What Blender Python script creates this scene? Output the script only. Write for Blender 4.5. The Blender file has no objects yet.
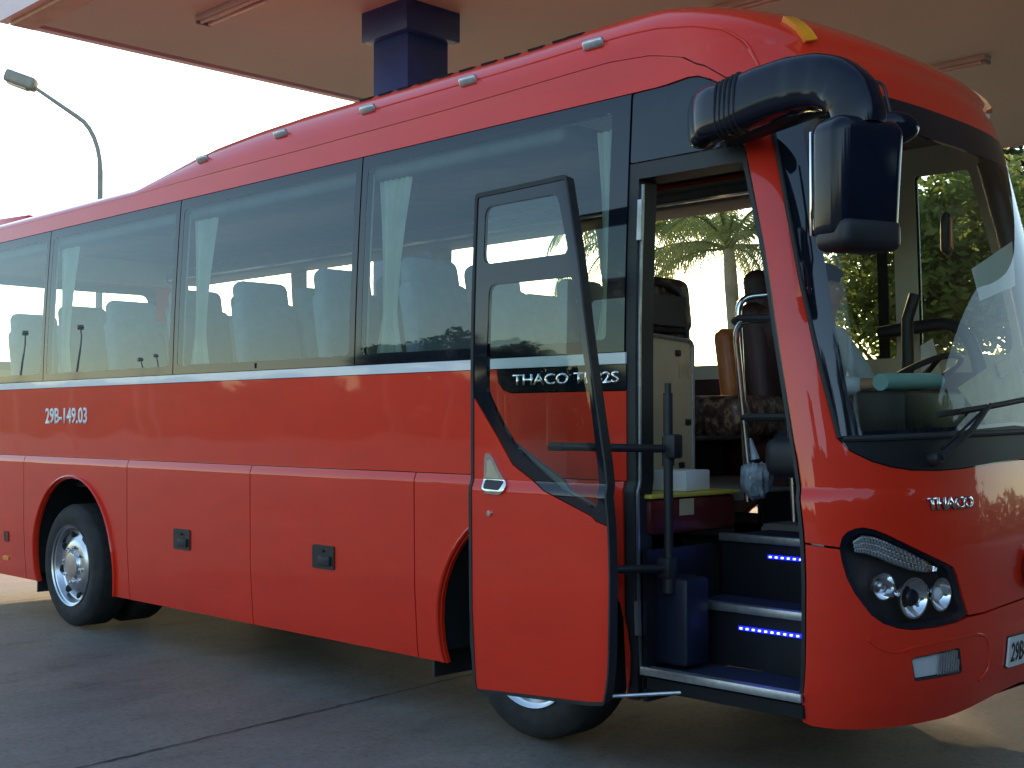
import bpy, bmesh, math, random
from mathutils import Vector, Matrix
from mathutils.geometry import delaunay_2d_cdt
random.seed(7)
R = math.radians
scene = bpy.context.scene
COL = scene.collection

# ------------------------------------------------------------------ camera
cd = bpy.data.cameras.new('camera'); cam = bpy.data.objects.new('camera', cd); COL.objects.link(cam)
cam.location = (3.84, -4.07, 1.40)
cam.rotation_euler = (R(90) + math.atan(38/1267.), 0, R(45))
cd.sensor_width = 36; cd.lens = 36*1267/1024.; cd.clip_end = 2000; cd.clip_start = .05
scene.camera = cam
# ------------------------------------------------------------------ world, sun, exposure
SUN_EL = 13.0; SUN_AZ = -46.0          # azimuth clockwise from +y; the low sun stands behind the coach
w = bpy.data.worlds.new('World'); scene.world = w; w.use_nodes = True
nt = w.node_tree; bg = nt.nodes['Background']
sky = nt.nodes.new('ShaderNodeTexSky'); sky.sky_type = 'NISHITA'; sky.sun_disc = False
sky.sun_elevation = R(SUN_EL); sky.sun_rotation = R(SUN_AZ); sky.dust_density = .4; sky.air_density = 1.1; sky.ozone_density = 1.6
nt.links.new(sky.outputs[0], bg.inputs[0]); bg.inputs[1].default_value = 0.14
sl = bpy.data.lights.new('sun', 'SUN'); sl.energy = 2.3; sl.angle = R(.6); sl.color = (1, .68, .36)
so = bpy.data.objects.new('sun', sl); COL.objects.link(so)
sd = Vector((math.sin(R(SUN_AZ))*math.cos(R(SUN_EL)), math.cos(R(SUN_AZ))*math.cos(R(SUN_EL)), math.sin(R(SUN_EL))))
so.rotation_euler = sd.to_track_quat('Z', 'Y').to_euler()
vs = scene.view_settings
vs.view_transform = 'Standard'; vs.look = 'None'; vs.gamma = 1; vs.use_curve_mapping = False; vs.exposure = 1.75

# ------------------------------------------------------------------ materials
def newmat(name):
    m = bpy.data.materials.new(name); m.use_nodes = True
    return m, m.node_tree, m.node_tree.nodes['Principled BSDF']
def noise(nt, scale, detail=3, coords='Object', vec_scale=None, rough=.55):
    tc = nt.nodes.new('ShaderNodeTexCoord'); n = nt.nodes.new('ShaderNodeTexNoise')
    n.inputs['Scale'].default_value = scale; n.inputs['Detail'].default_value = detail; n.inputs['Roughness'].default_value = rough
    if vec_scale:
        mp = nt.nodes.new('ShaderNodeMapping'); mp.inputs['Scale'].default_value = vec_scale
        nt.links.new(tc.outputs[coords], mp.inputs[0]); nt.links.new(mp.outputs[0], n.inputs['Vector'])
    else: nt.links.new(tc.outputs[coords], n.inputs['Vector'])
    return n
def ramp(nt, src, stops):
    r = nt.nodes.new('ShaderNodeValToRGB'); e = r.color_ramp.elements
    while len(e) < len(stops): e.new(.5)
    for k, (p, c) in enumerate(stops): e[k].position = p; e[k].color = tuple(c)+(1,) if len(c) == 3 else c
    nt.links.new(src, r.inputs[0]); return r
def mat(name, col, rough=.5, metal=0, var=.12, scale=6, coat=0, bump=0, bscale=30, spec=.5, ior=1.5, bdist=.01):
    m, nt, b = newmat(name)
    n = noise(nt, scale)
    lo = [max(0, c*(1-var)) for c in col]; hi = [min(1, c*(1+var)) for c in col]
    r = ramp(nt, n.outputs['Fac'], [(.3, lo), (.7, hi)])
    nt.links.new(r.outputs[0], b.inputs['Base Color'])
    b.inputs['Roughness'].default_value = rough; b.inputs['Metallic'].default_value = metal
    b.inputs['Coat Weight'].default_value = coat; b.inputs['Coat Roughness'].default_value = .02
    b.inputs['Specular IOR Level'].default_value = spec; b.inputs['IOR'].default_value = ior
    if bump:
        n2 = noise(nt, bscale, 4); bp = nt.nodes.new('ShaderNodeBump'); bp.inputs['Strength'].default_value = bump; bp.inputs['Distance'].default_value = bdist
        nt.links.new(n2.outputs['Fac'], bp.inputs['Height']); nt.links.new(bp.outputs[0], b.inputs['Normal'])
    return m
def glass(name, tint, refl=1.0, ior=1.5, rough=0.0, rc=(1, 1, 1)):
    m, nt, b = newmat(name); nt.nodes.remove(b)
    out = [n for n in nt.nodes if n.type == 'OUTPUT_MATERIAL'][0]
    t = nt.nodes.new('ShaderNodeBsdfTransparent'); t.inputs[0].default_value = tint+(1,)
    g = nt.nodes.new('ShaderNodeBsdfGlossy'); g.inputs['Roughness'].default_value = rough
    g.inputs[0].default_value = (refl*rc[0], refl*rc[1], refl*rc[2], 1)
    f = nt.nodes.new('ShaderNodeFresnel'); f.inputs[0].default_value = ior
    mx = nt.nodes.new('ShaderNodeMixShader')
    # the back of each pane sheet passes light untouched: one tint and one reflection per pane
    ge = nt.nodes.new('ShaderNodeNewGeometry'); inv = nt.nodes.new('ShaderNodeMath'); inv.operation = 'SUBTRACT'; inv.inputs[0].default_value = 1
    nt.links.new(ge.outputs['Backfacing'], inv.inputs[1]); mu = nt.nodes.new('ShaderNodeMath'); mu.operation = 'MULTIPLY'
    nt.links.new(f.outputs[0], mu.inputs[0]); nt.links.new(inv.outputs[0], mu.inputs[1]); nt.links.new(mu.outputs[0], mx.inputs[0])
    cm = nt.nodes.new('ShaderNodeMix'); cm.data_type = 'RGBA'; cm.inputs[6].default_value = tint+(1,); cm.inputs[7].default_value = (1, 1, 1, 1)
    nt.links.new(ge.outputs['Backfacing'], cm.inputs[0]); nt.links.new(cm.outputs[2], t.inputs[0])
    nt.links.new(t.outputs[0], mx.inputs[1]); nt.links.new(g.outputs[0], mx.inputs[2])
    nt.links.new(mx.outputs[0], out.inputs[0]); return m
def paint(name, col):
    m, nt, b = newmat(name)
    n = noise(nt, 2.2, 5, vec_scale=(1, 1, 2.5)); r = ramp(nt, n.outputs['Fac'], [(.3, [c*.93 for c in col]), (.7, [min(1, c*1.05) for c in col])])
    nt.links.new(r.outputs[0], b.inputs['Base Color'])
    b.inputs['Roughness'].default_value = .42; b.inputs['Specular IOR Level'].default_value = .15
    b.inputs['Coat Weight'].default_value = 1; b.inputs['Coat Roughness'].default_value = .03; b.inputs['Coat IOR'].default_value = 1.42
    n2 = noise(nt, 1.1, 1, vec_scale=(1, 1, 2.2)); bp = nt.nodes.new('ShaderNodeBump'); bp.inputs['Strength'].default_value = .26; bp.inputs['Distance'].default_value = .012
    nt.links.new(n2.outputs['Fac'], bp.inputs['Height'])
    nt.links.new(bp.outputs[0], b.inputs['Normal']); nt.links.new(bp.outputs[0], b.inputs['Coat Normal'])
    return m
def emit(name, col, s):
    m, nt, b = newmat(name); b.inputs['Base Color'].default_value = col+(1,)
    b.inputs['Emission Color'].default_value = col+(1,); b.inputs['Emission Strength'].default_value = s; return m
M = {}
M['red'] = paint('red_paint', (.74, .030, .010))
M['gloss_black'] = mat('gloss_black', (.008, .010, .020), .14, var=.2, spec=.26)
M['frit'] = mat('black_glass_border', (.008, .011, .018), .05, var=.1, spec=.62)
M['black'] = mat('black_plastic', (.014, .014, .016), .5, var=.3)
M['cowl_black'] = mat('cowl_black', (.012, .012, .013), .55, var=.2, spec=.25)
M['rubber'] = mat('black_rubber', (.02, .02, .021), .65, var=.3, bump=.3, bscale=60)
M['liner'] = mat('dark_liner', (.006, .006, .007), .9)
M['tyre'] = mat('tyre_rubber', (.022, .021, .020), .8, var=.35, scale=14, bump=.4, bscale=90)
M['chrome'] = mat('chrome', (.75, .75, .76), .12, 1, var=.05)
M['alloy'] = mat('alloy', (.62, .63, .65), .28, 1, var=.12, scale=12)
M['alu'] = mat('aluminium_strip', (.55, .56, .58), .38, .9, var=.15, scale=30)
M['white_stripe'] = mat('white_stripe', (.72, .72, .74), .35, var=.05, coat=.6)
M['white'] = mat('white_plastic', (.75, .75, .74), .4, var=.06)
M['beige'] = mat('beige_trim', (.50, .41, .26), .55, var=.14, scale=4)
M['cream'] = mat('cream_liner', (.55, .51, .42), .7, var=.1, scale=3)
M['grey_trim'] = mat('grey_trim', (.16, .16, .16), .6, var=.15)
M['navy'] = mat('navy_trim', (.006, .009, .022), .5, var=.2)
M['blue_carpet'] = mat('blue_carpet', (.006, .012, .045), .9, var=.35, scale=60, bump=.6, bscale=220)
M['step_riser'] = mat('step_riser', (.007, .008, .012), .4, var=.3)
M['maroon'] = mat('maroon_panel', (.10, .012, .012), .4, var=.25)
M['yellow'] = mat('yellow_trim', (.55, .42, .06), .5)
M['lit_orange'] = mat('lit_orange', (.42, .12, .025), .35, var=.3, scale=9)  # orange stands in for sunlit leather and a warm mirror reflection
M['dark_leather'] = mat('dark_leather', (.045, .014, .013), .5, var=.4, bump=.3, bscale=50)
M['seat_cover'] = mat('grey_seat_cover', (.25, .29, .32), .8, var=.15, scale=9, bump=.4, bscale=14)
def brocade():
    m, nt, b = newmat('brocade'); n = noise(nt, 24, 5, vec_scale=(1, 1, .8)); r = ramp(nt, n.outputs['Fac'], [(.40, (.035, .012, .010)), (.52, (.10, .05, .035)), (.60, (.26, .17, .09)), (.68, (.05, .018, .014))])
    nt.links.new(r.outputs[0], b.inputs['Base Color']); b.inputs['Roughness'].default_value = .45; return m
M['brocade'] = brocade()
M['curtain'] = mat('curtain', (.60, .60, .50), .85, var=.1)
M['side_glass'] = glass('side_glass', (.60, .69, .66), 1.0, 1.70, rc=(.82, .91, .97))
M['far_glass'] = glass('far_side_glass', (.92, .96, .92), .5, 1.4)
M['door_glass'] = glass('door_glass', (.74, .86, .82), .9, 1.55)
M['wind_glass'] = glass('windscreen_glass', (.72, .79, .71), .8, 1.42)
M['lens'] = glass('lens', (.95, .96, .97), .9, 1.5)
M['amber'] = mat('amber', (1.0, .30, .015), .15, coat=1, var=.2)
M['mirror'] = mat('mirror', (.8, .8, .8), .02, 1, var=0)
M['blue_led'] = emit('blue_led', (.01, .015, 1.0), .6)
M['led_core'] = emit('led_core', (.25, .35, 1.0), 2.0)
M['teal'] = mat('teal_cloth', (.25, .48, .50), .8, var=.1, bump=.3)
M['paper'] = mat('paper', (.72, .73, .72), .7, var=.05)
M['cardboard'] = mat('card', (.50, .40, .24), .7, var=.25, scale=9)
M['grey_bag'] = mat('grey_bag', (.20, .24, .28), .35, var=.4, scale=20, bump=.6, bscale=25)
M['column'] = mat('blue_column_paint', (.022, .054, .21), .4, var=.15)
M['soffit'] = mat('soffit_paint', (.56, .50, .37), .65, var=.06, scale=.35)
M['fascia'] = mat('fascia', (.75, .52, .50), .35, var=.05)
M['orange_edge'] = mat('orange_edge', (.48, .26, .14), .45)
M['lamp_grey'] = mat('lamp_grey', (.22, .22, .19), .5)
M['diffuser'] = mat('diffuser', (.60, .52, .42), .4)
M['lettering'] = mat('lettering', (.7, .71, .73), .3, .7, var=.05)
M['plate_black'] = mat('plate_ink', (.01, .01, .01), .5)
M['bark'] = mat('bark', (.20, .16, .11), .9, var=.3, scale=3, bump=.8, bscale=12)
M['palm_bark'] = mat('palm_bark', (.33, .31, .24), .85, var=.25, scale=5, bump=.6, bscale=9)
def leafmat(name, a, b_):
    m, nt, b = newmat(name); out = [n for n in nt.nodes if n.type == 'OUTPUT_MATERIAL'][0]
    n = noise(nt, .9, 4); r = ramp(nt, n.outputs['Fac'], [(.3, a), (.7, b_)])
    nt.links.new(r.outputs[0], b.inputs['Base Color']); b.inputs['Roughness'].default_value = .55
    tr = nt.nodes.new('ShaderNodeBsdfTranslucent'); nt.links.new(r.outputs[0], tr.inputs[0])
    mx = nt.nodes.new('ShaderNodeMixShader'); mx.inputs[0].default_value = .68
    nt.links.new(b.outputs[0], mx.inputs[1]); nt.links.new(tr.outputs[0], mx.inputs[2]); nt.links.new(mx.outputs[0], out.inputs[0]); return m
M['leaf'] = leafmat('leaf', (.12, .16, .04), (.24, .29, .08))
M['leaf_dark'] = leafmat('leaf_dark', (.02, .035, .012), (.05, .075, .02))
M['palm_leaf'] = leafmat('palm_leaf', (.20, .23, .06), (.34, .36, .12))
def concrete():
    m, nt, b = newmat('concrete')
    n = noise(nt, .55, 8, rough=.65); r = ramp(nt, n.outputs['Fac'], [(.28, (.098, .088, .075)), (.5, (.148, .134, .115)), (.72, (.200, .182, .156))])
    n2 = noise(nt, 38, 6, rough=.7); r2 = ramp(nt, n2.outputs['Fac'], [(.34, (.62,)*3), (.48, (.98,)*3), (.60, (1.04,)*3), (.72, (1.4,)*3)])
    n4 = noise(nt, 2.3, 9, vec_scale=(1, .45, 1), rough=.68); r4 = ramp(nt, n4.outputs['Fac'], [(.34, (.58, .57, .57)), (.42, (.88, .87, .86)), (.58, (1.05, 1.05, 1.05))])
    mu = nt.nodes.new('ShaderNodeMix'); mu.data_type = 'RGBA'; mu.blend_type = 'MULTIPLY'; mu.inputs[0].default_value = 1
    nt.links.new(r.outputs[0], mu.inputs[6]); nt.links.new(r2.outputs[0], mu.inputs[7])
    mv = nt.nodes.new('ShaderNodeMix'); mv.data_type = 'RGBA'; mv.blend_type = 'MULTIPLY'; mv.inputs[0].default_value = 1
    nt.links.new(mu.outputs[2], mv.inputs[6]); nt.links.new(r4.outputs[0], mv.inputs[7])
    nt.links.new(mv.outputs[2], b.inputs['Base Color']); b.inputs['Roughness'].default_value = .72
    bp = nt.nodes.new('ShaderNodeBump'); bp.inputs['Strength'].default_value = .5; bp.inputs['Distance'].default_value = .004
    n3 = noise(nt, 90, 5); nt.links.new(n3.outputs['Fac'], bp.inputs['Height']); nt.links.new(bp.outputs[0], b.inputs['Normal'])
    return m
M['concrete'] = concrete()
M['joint'] = mat('joint_tar', (.022, .021, .020), .95, var=.4, scale=12)
M['soil'] = mat('soil', (.16, .14, .08), .9, var=.4, scale=.2)

# ------------------------------------------------------------------ object helpers
def tag(o, label=None, cat=None, group=None, kind=None):
    if label: o['label'] = label
    if cat: o['category'] = cat
    if group: o['group'] = group
    if kind: o['kind'] = kind
    return o
def empty(name, loc=(0, 0, 0), rz=0, parent=None):
    o = bpy.data.objects.new(name, None); COL.objects.link(o); o.location = loc; o.rotation_euler = (0, 0, rz)
    o.empty_display_size = .2
    if parent: o.parent = parent
    return o
def link(name, me, m, parent=None, label=None):
    me.materials.clear()
    for x in (m if isinstance(m, (list, tuple)) else [m]): me.materials.append(M[x] if isinstance(x, str) else x)
    o = bpy.data.objects.new(name, me); COL.objects.link(o)
    if parent: o.parent = parent
    if label: o['label'] = label
    return o
class MB:
    def __init__(s): s.bm = bmesh.new(); s.mi = 0
    def _add(s, verts, faces, smooth=False):
        vs_ = [s.bm.verts.new(v) for v in verts]
        for f in faces:
            try: ff = s.bm.faces.new([vs_[i] for i in f]); ff.smooth = smooth; ff.material_index = s.mi
            except ValueError: pass
        return vs_
    def box(s, c, d, rot=None, bev=0, seg=2):
        t = bmesh.new(); bmesh.ops.create_cube(t, size=1); bmesh.ops.scale(t, vec=d, verts=t.verts)
        if bev: bmesh.ops.bevel(t, geom=t.edges[:], offset=bev, segments=seg, affect='EDGES', profile=.5)
        mt = Matrix.Translation(c) @ (rot.to_4x4() if rot is not None else Matrix.Identity(4))
        t.transform(mt); s.merge(t, bool(bev)); return s
    def merge(s, t, smooth=False):
        t.verts.ensure_lookup_table(); t.verts.index_update()
        s._add([v.co.copy() for v in t.verts], [[v.index for v in f.verts] for f in t.faces], smooth); t.free()
    def tube(s, pts, r, n=10, cap=True, flat=1.0, up=(0, 0, 1), sq=1.0):
        pw = lambda c: math.copysign(abs(c)**sq, c)
        pts = [Vector(p) for p in pts]; rings = []; N = len(pts)
        rr = r if isinstance(r, (list, tuple)) else [r]*N
        prev = None
        for i, p in enumerate(pts):
            t = (pts[min(i+1, N-1)]-pts[max(i-1, 0)]).normalized()
            if prev is None:
                u = Vector(up); u = (u-t*u.dot(t))
                if u.length < .05: u = Vector((1, 0, 0)); u = u-t*u.dot(t)
            else: u = prev-t*prev.dot(t)
            u.normalize(); prev = u; v = t.cross(u)
            if isinstance(rr[i], tuple): ra, rb = rr[i]
            else: ra = rr[i]; rb = ra*flat
            rings.append([p+u*pw(math.cos(2*math.pi*k/n))*ra+v*pw(math.sin(2*math.pi*k/n))*rb for k in range(n)])
        verts = [v for r_ in rings for v in r_]; faces = []
        for i in range(N-1):
            for k in range(n): faces.append((i*n+k, i*n+(k+1) % n, (i+1)*n+(k+1) % n, (i+1)*n+k))
        if cap: faces.append(tuple(range(n))[::-1]); faces.append(tuple((N-1)*n+k for k in range(n)))
        s._add(verts, faces, True); return s
    def lathe(s, prof, n=40, mtx=None, close=False):
        # prof: (radius, axial); axis = local Z
        verts = []; faces = []; P = len(prof)
        for (r_, a) in prof:
            for k in range(n):
                an = 2*math.pi*k/n; verts.append(Vector((r_*math.cos(an), r_*math.sin(an), a)))
        for i in range(P-1 if not close else P):
            j = (i+1) % P
            for k in range(n): faces.append((i*n+k, i*n+(k+1) % n, j*n+(k+1) % n, j*n+k))
        if mtx is not None: verts = [mtx @ v for v in verts]
        s._add(verts, faces, True); return s
    def sheet(s, pts, thick=.002):
        # flat polygon with thickness along its normal
        pts = [Vector(p) for p in pts]; n = (pts[1]-pts[0]).cross(pts[2]-pts[0]).normalized()*thick
        N = len(pts); s._add(pts+[p-n for p in pts], [tuple(range(N)), tuple(range(2*N-1, N-1, -1))]+[(i, i+N, (i+1) % N+N, (i+1) % N) for i in range(N)]); return s
    def build(s, name, m, parent=None, label=None, auto=True):
        bmesh.ops.recalc_face_normals(s.bm, faces=s.bm.faces[:])
        me = bpy.data.meshes.new(name); s.bm.to_mesh(me); s.bm.free()
        if auto:
            try: me.set_sharp_from_angle(angle=R(38))
            except Exception: pass
        return link(name, me, m, parent, label)
def arc_pts(pts, rad=.1, seg=5):
    # rounds the corners of a 3D polyline
    pts = [Vector(p) for p in pts]; out = [pts[0]]
    for a, b, c in zip(pts, pts[1:], pts[2:]):
        r_ = min(rad, (b-a).length*.49, (c-b).length*.49); p = b+(a-b).normalized()*r_; q = b+(c-b).normalized()*r_
        for k in range(seg+1):
            t = k/seg; out.append(p*(1-t)**2+b*2*t*(1-t)+q*t*t)
    out.append(pts[-1]); return out

# ------------------------------------------------------------------ the coach's skin as a surface S(s, v): s runs along the side and round the front, v up
W = 2.31; YC = W/2
def lerp_t(t, x):
    if x <= t[0][0]: return t[0][1]
    for (a, b), (c, d) in zip(t, t[1:]):
        if x <= c: return b+(d-b)*(x-a)/(c-a)
    return t[-1][1]
def smooth_t(t, x):
    h = .06; return (lerp_t(t, x-h)+2*lerp_t(t, x-h/2)+2*lerp_t(t, x)+2*lerp_t(t, x+h/2)+lerp_t(t, x+h))/8
XF_T = [(.22, 1.555), (.30, 1.585), (.42, 1.615), (.60, 1.63), (.80, 1.635), (1.0, 1.63), (1.25, 1.60), (1.35, 1.58), (2.05, 1.455), (2.76, 1.285), (2.90, 1.235)]
D_T = [(.22, .036), (.30, .024), (.6, .005), (1.10, 0), (1.118, .001), (1.152, .015), (1.16, .015), (1.66, .014)]
H_T = [(-8, 2.99), (-5.6, 2.99), (-3.85, 2.99), (-3.6, 3.05), (-3.3, 3.11), (-2.9, 3.15), (-2.3, 3.175), (-.4, 3.185), (0.1, 3.20), (.45, 3.20), (.9, 3.165), (1.3, 3.09)]
ZR = 2.90; SC0 = 1.0; SQ = 1.45; SC = SC0+SQ
def dside(z):
    if z <= 1.66: return lerp_t(D_T, z)
    return .014+.050*((z-1.66)/1.1)**1.5*(1 if z < 2.76 else 1+(z-2.76)*1.2)
def plan(s, xf, hw, L, n, sb=.6):
    far = s > SC
    if far: s = 2*SC-s
    x0 = xf-L
    if s <= sb: x = s; y = -hw
    elif s <= SC0: x = sb+(s-sb)/(SC0-sb)*(x0-sb); y = -hw
    else:
        ph = R(-90+90*(s-SC0)/SQ); c, q = max(math.cos(ph), 0), max(-math.sin(ph), 0)
        r = (c**n+q**n)**(-1/n); x = x0+L*r*c; y = -hw*r*q
    return x, (-y if far else y)
D29 = dside(2.9)
def S(s, v):
    if v <= ZR:
        x, y = plan(s, smooth_t(XF_T, v), W/2-dside(v), .5, 2.6); return Vector((x, y+YC, v))
    w_ = v-ZR
    if w_ <= 1:
        a = w_*math.pi/2; dy = D29+.21*(1-math.cos(a)); dx = .56*(1-math.cos(a)); g = math.sin(a); cr = 0
    else:
        dy = D29+.21+(W/2-.295)*(w_-1)*.999; dx = .56+.31*(w_-1); g = 1; cr = .035*(1-(2-w_)**2)
    x, y = plan(s, 1.235-dx, W/2-dy, .5, 2.6, .6-min(1.8, w_)*.95)
    H = smooth_t(H_T, x)
    return Vector((x, y+YC, ZR+(H-ZR)*g+cr))
def mir(poly): return [(2*SC-s, v) for s, v in poly][::-1]
DOOR_SHIFT = Vector((-.59, -.33, 0))
def SD(s, v): return S(s, v)+DOOR_SHIFT
def nrm(F, s, v, h=.006):
    if v > 4.2: return Vector((0, 0, 1))
    a = F(s+h, v)-F(s-h, v); b = F(s, v+h)-F(s, v-h); n = a.cross(b)
    return n.normalized() if n.length > 1e-12 else Vector((0, 0, 1))
def rnd(poly, r=.03, seg=4):
    # rounds polygon corners; r may be a list per corner
    N = len(poly); out = []
    for i in range(N):
        a, b, c = Vector(poly[i-1]), Vector(poly[i]), Vector(poly[(i+1) % N])
        ri = r[i] if isinstance(r, (list, tuple)) else r
        if ri <= 0: out.append(tuple(b)); continue
        q = min(ri, (a-b).length*.45, (c-b).length*.45); p0 = b+(a-b).normalized()*q; p1 = b+(c-b).normalized()*q
        for k in range(seg+1):
            t = k/seg; p = p0*(1-t)**2+b*2*t*(1-t)+p1*t*t; out.append((p.x, p.y))
    return out
def inside(p, poly):
    x, y = p; c = False; N = len(poly)
    for i in range(N):
        x1, y1 = poly[i]; x2, y2 = poly[i-1]
        if (y1 > y) != (y2 > y) and x < (x2-x1)*(y-y1)/(y2-y1)+x1: c = not c
    return c
SL = sorted([-6.6+.45*k for k in range(16)]+[.6, .7, .8, .9]+[1.0+.06*k for k in range(49)]+[4.0, 4.1, 4.2, 4.3]+[4.5+.45*k for k in range(16)])
VL = [.3, .36, .42, .5, .6, .8, .9, 1.0, 1.10, 1.118, 1.135, 1.145, 1.16, 1.25, 1.35, 1.45, 1.66]+[1.76+.1*k for k in range(11)]+[2.83, 2.9, 3.0, 3.1, 3.2, 3.3, 3.4, 3.5, 3.6, 3.7, 3.8, 3.9, 4.1, 4.3, 4.5, 4.7, 4.85]
def panel(name, m, polys, holes=(), off=0, th=.02, parent=None, F=S, label=None, sl=SL, vl=VL):
    if polys and not isinstance(polys[0][0], (tuple, list)): polys = [polys]
    V = []; Fc = []; NV = []
    for poly in polys:
        hs = [h for h in holes if inside((sum(p[0] for p in h)/len(h), sum(p[1] for p in h)/len(h)), poly)]
        pts = []; fl = []
        for ring in [poly]+hs:
            b0 = len(pts); pts += [Vector(p) for p in ring]; fl.append(list(range(b0, len(pts))))
        ed = [(r[i], r[(i+1) % len(r)]) for r in fl for i in range(len(r))]
        vo, eo, fo, *_ = delaunay_2d_cdt(pts, ed, [], 0, 1e-6)
        bm = bmesh.new(); bv = [bm.verts.new((v.x, v.y, 0)) for v in vo]
        for f in fo:
            c = (sum(vo[i].x for i in f)/len(f), sum(vo[i].y for i in f)/len(f))
            if inside(c, poly) and not any(inside(c, h) for h in hs):
                try: bm.faces.new([bv[i] for i in f])
                except ValueError: pass
        for v in [v for v in bm.verts if not v.link_faces]: bm.verts.remove(v)
        xs = [p[0] for p in poly]; ys = [p[1] for p in poly]
        for c in sl:
            if min(xs) < c < max(xs): bmesh.ops.bisect_plane(bm, geom=bm.verts[:]+bm.edges[:]+bm.faces[:], plane_co=(c, 0, 0), plane_no=(1, 0, 0), dist=1e-5)
        for c in vl:
            if min(ys) < c < max(ys): bmesh.ops.bisect_plane(bm, geom=bm.verts[:]+bm.edges[:]+bm.faces[:], plane_co=(0, c, 0), plane_no=(0, 1, 0), dist=1e-5)
        bmesh.ops.recalc_face_normals(bm, faces=bm.faces[:])
        bm.verts.index_update(); bm.normal_update()
        n0 = len(V); nv = len(bm.verts)
        P = [F(v.co.x, v.co.y) for v in bm.verts]; NN = [nrm(F, v.co.x, v.co.y) for v in bm.verts]
        for p, n in zip(P, NN): V.append(p+n*off); NV.append(n)
        for p, n in zip(P, NN): V.append(p+n*(off-th)); NV.append(-n)
        for f in bm.faces:
            ids = [v.index for v in f.verts]
            if f.normal.z < 0: ids = ids[::-1]
            Fc.append(tuple(n0+i for i in ids)); Fc.append(tuple(n0+nv+i for i in ids[::-1]))
        for e in bm.edges:
            if len(e.link_faces) == 1:
                f = e.link_faces[0]; a, b = e.verts
                for l in f.loops:
                    if l.edge == e: a, b = l.vert, l.link_loop_next.vert
                if f.normal.z < 0: a, b = b, a
                mx = (a.co+b.co)/2; d2 = (b.co-a.co); on = Vector((d2.y, -d2.x))
                j = len(V); q = [n0+a.index, n0+b.index, n0+nv+b.index, n0+nv+a.index]
                for k in q: V.append(V[k].copy())
                rn = (V[j+1]-V[j]).cross(V[j+3]-V[j]); rn = -rn.normalized() if rn.length > 1e-12 else Vector((0, 0, 1))
                NV += [rn]*4
                Fc.append((j+3, j+2, j+1, j))
        bm.free()
    me = bpy.data.meshes.new(name); me.from_pydata([tuple(v) for v in V], [], Fc); me.update()
    for p in me.polygons: p.use_smooth = True
    me.normals_split_custom_set_from_vertices([tuple(n) for n in NV])
    return link(name, me, m, parent, label)
def on(F, s, v, off=0): return F(s, v)+nrm(F, s, v)*off
def text_mesh(txt, s0, v0, s1, v1, F, off, m, name, parent, th=.004, bold=0, shear=0, flip=False):
    c = bpy.data.curves.new('txt', 'FONT'); c.body = txt; c.size = 1; c.offset = bold; c.shear = shear; c.resolution_u = 3
    o = bpy.data.objects.new('txt', c); COL.objects.link(o)
    dg = bpy.context.evaluated_depsgraph_get(); me = bpy.data.meshes.new_from_object(o.evaluated_get(dg))
    bpy.data.objects.remove(o); bm = bmesh.new(); bm.from_mesh(me)
    xs = [v.co.x for v in bm.verts]; ys = [v.co.y for v in bm.verts]
    a, b, c_, d = min(xs), max(xs), min(ys), max(ys)
    r = bmesh.ops.extrude_face_region(bm, geom=bm.faces[:]); top = set(x for x in r['geom'] if isinstance(x, bmesh.types.BMVert))
    for v in bm.verts:
        s = s0+(v.co.x-a)/(b-a)*(s1-s0); q = v0+(v.co.y-c_)/(d-c_)*(v1-v0)
        v.co = on(F, s, q, off+(th if v in top else 0))
    bmesh.ops.recalc_face_normals(bm, faces=bm.faces[:])
    me2 = bpy.data.meshes.new(name); bm.to_mesh(me2); bm.free(); return link(name, me2, m, parent)
def rect(s0, s1, v0, v1): return [(s0, v0), (s1, v0), (s1, v1), (s0, v1)]

GZ = -.035
# ================================================================== SETTING
g = MB(); g._add([(-260, -260, GZ), (260, -260, GZ), (260, 260, GZ), (-260, 260, GZ)], [(0, 1, 2, 3)])
tag(g.build('ground', 'concrete'), kind='structure')
# expansion joints of the concrete slabs
j = MB()
def crack(p, q, wd=.016, seg=60):
    p = Vector(p); q = Vector(q); d = (q-p).normalized(); n = Vector((-d.y, d.x, 0)); L = []; Rr = []
    for k in range(seg+1):
        c = p.lerp(q, k/seg)+n*random.uniform(-.008, .008); h = wd*random.uniform(.45, 1.1)/2
        L.append((c+n*h).to_tuple()); Rr.append((c-n*h).to_tuple())
    j._add(L+Rr, [(k, k+1, seg+1+k+1, seg+1+k) for k in range(seg)])
for xx in (-1.32, -6.12, 3.5, 8.3, -11.0): crack((xx+1.0, -9.5, GZ+.004), (xx-1.0, 9, GZ+.004), seg=400)
for yy in (-6.9, 6.5): crack((-14, yy, GZ+.004), (10, yy, GZ+.004), seg=300)
tag(j.build('slab_joints', 'joint'), kind='structure')
gg = MB(); gg._add([(-200, 26, .0), (60, 26, .0), (60, 240, .0), (-200, 240, .0)], [(0, 1, 2, 3)])
tag(gg.build('verge', 'soil'), kind='structure')

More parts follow.
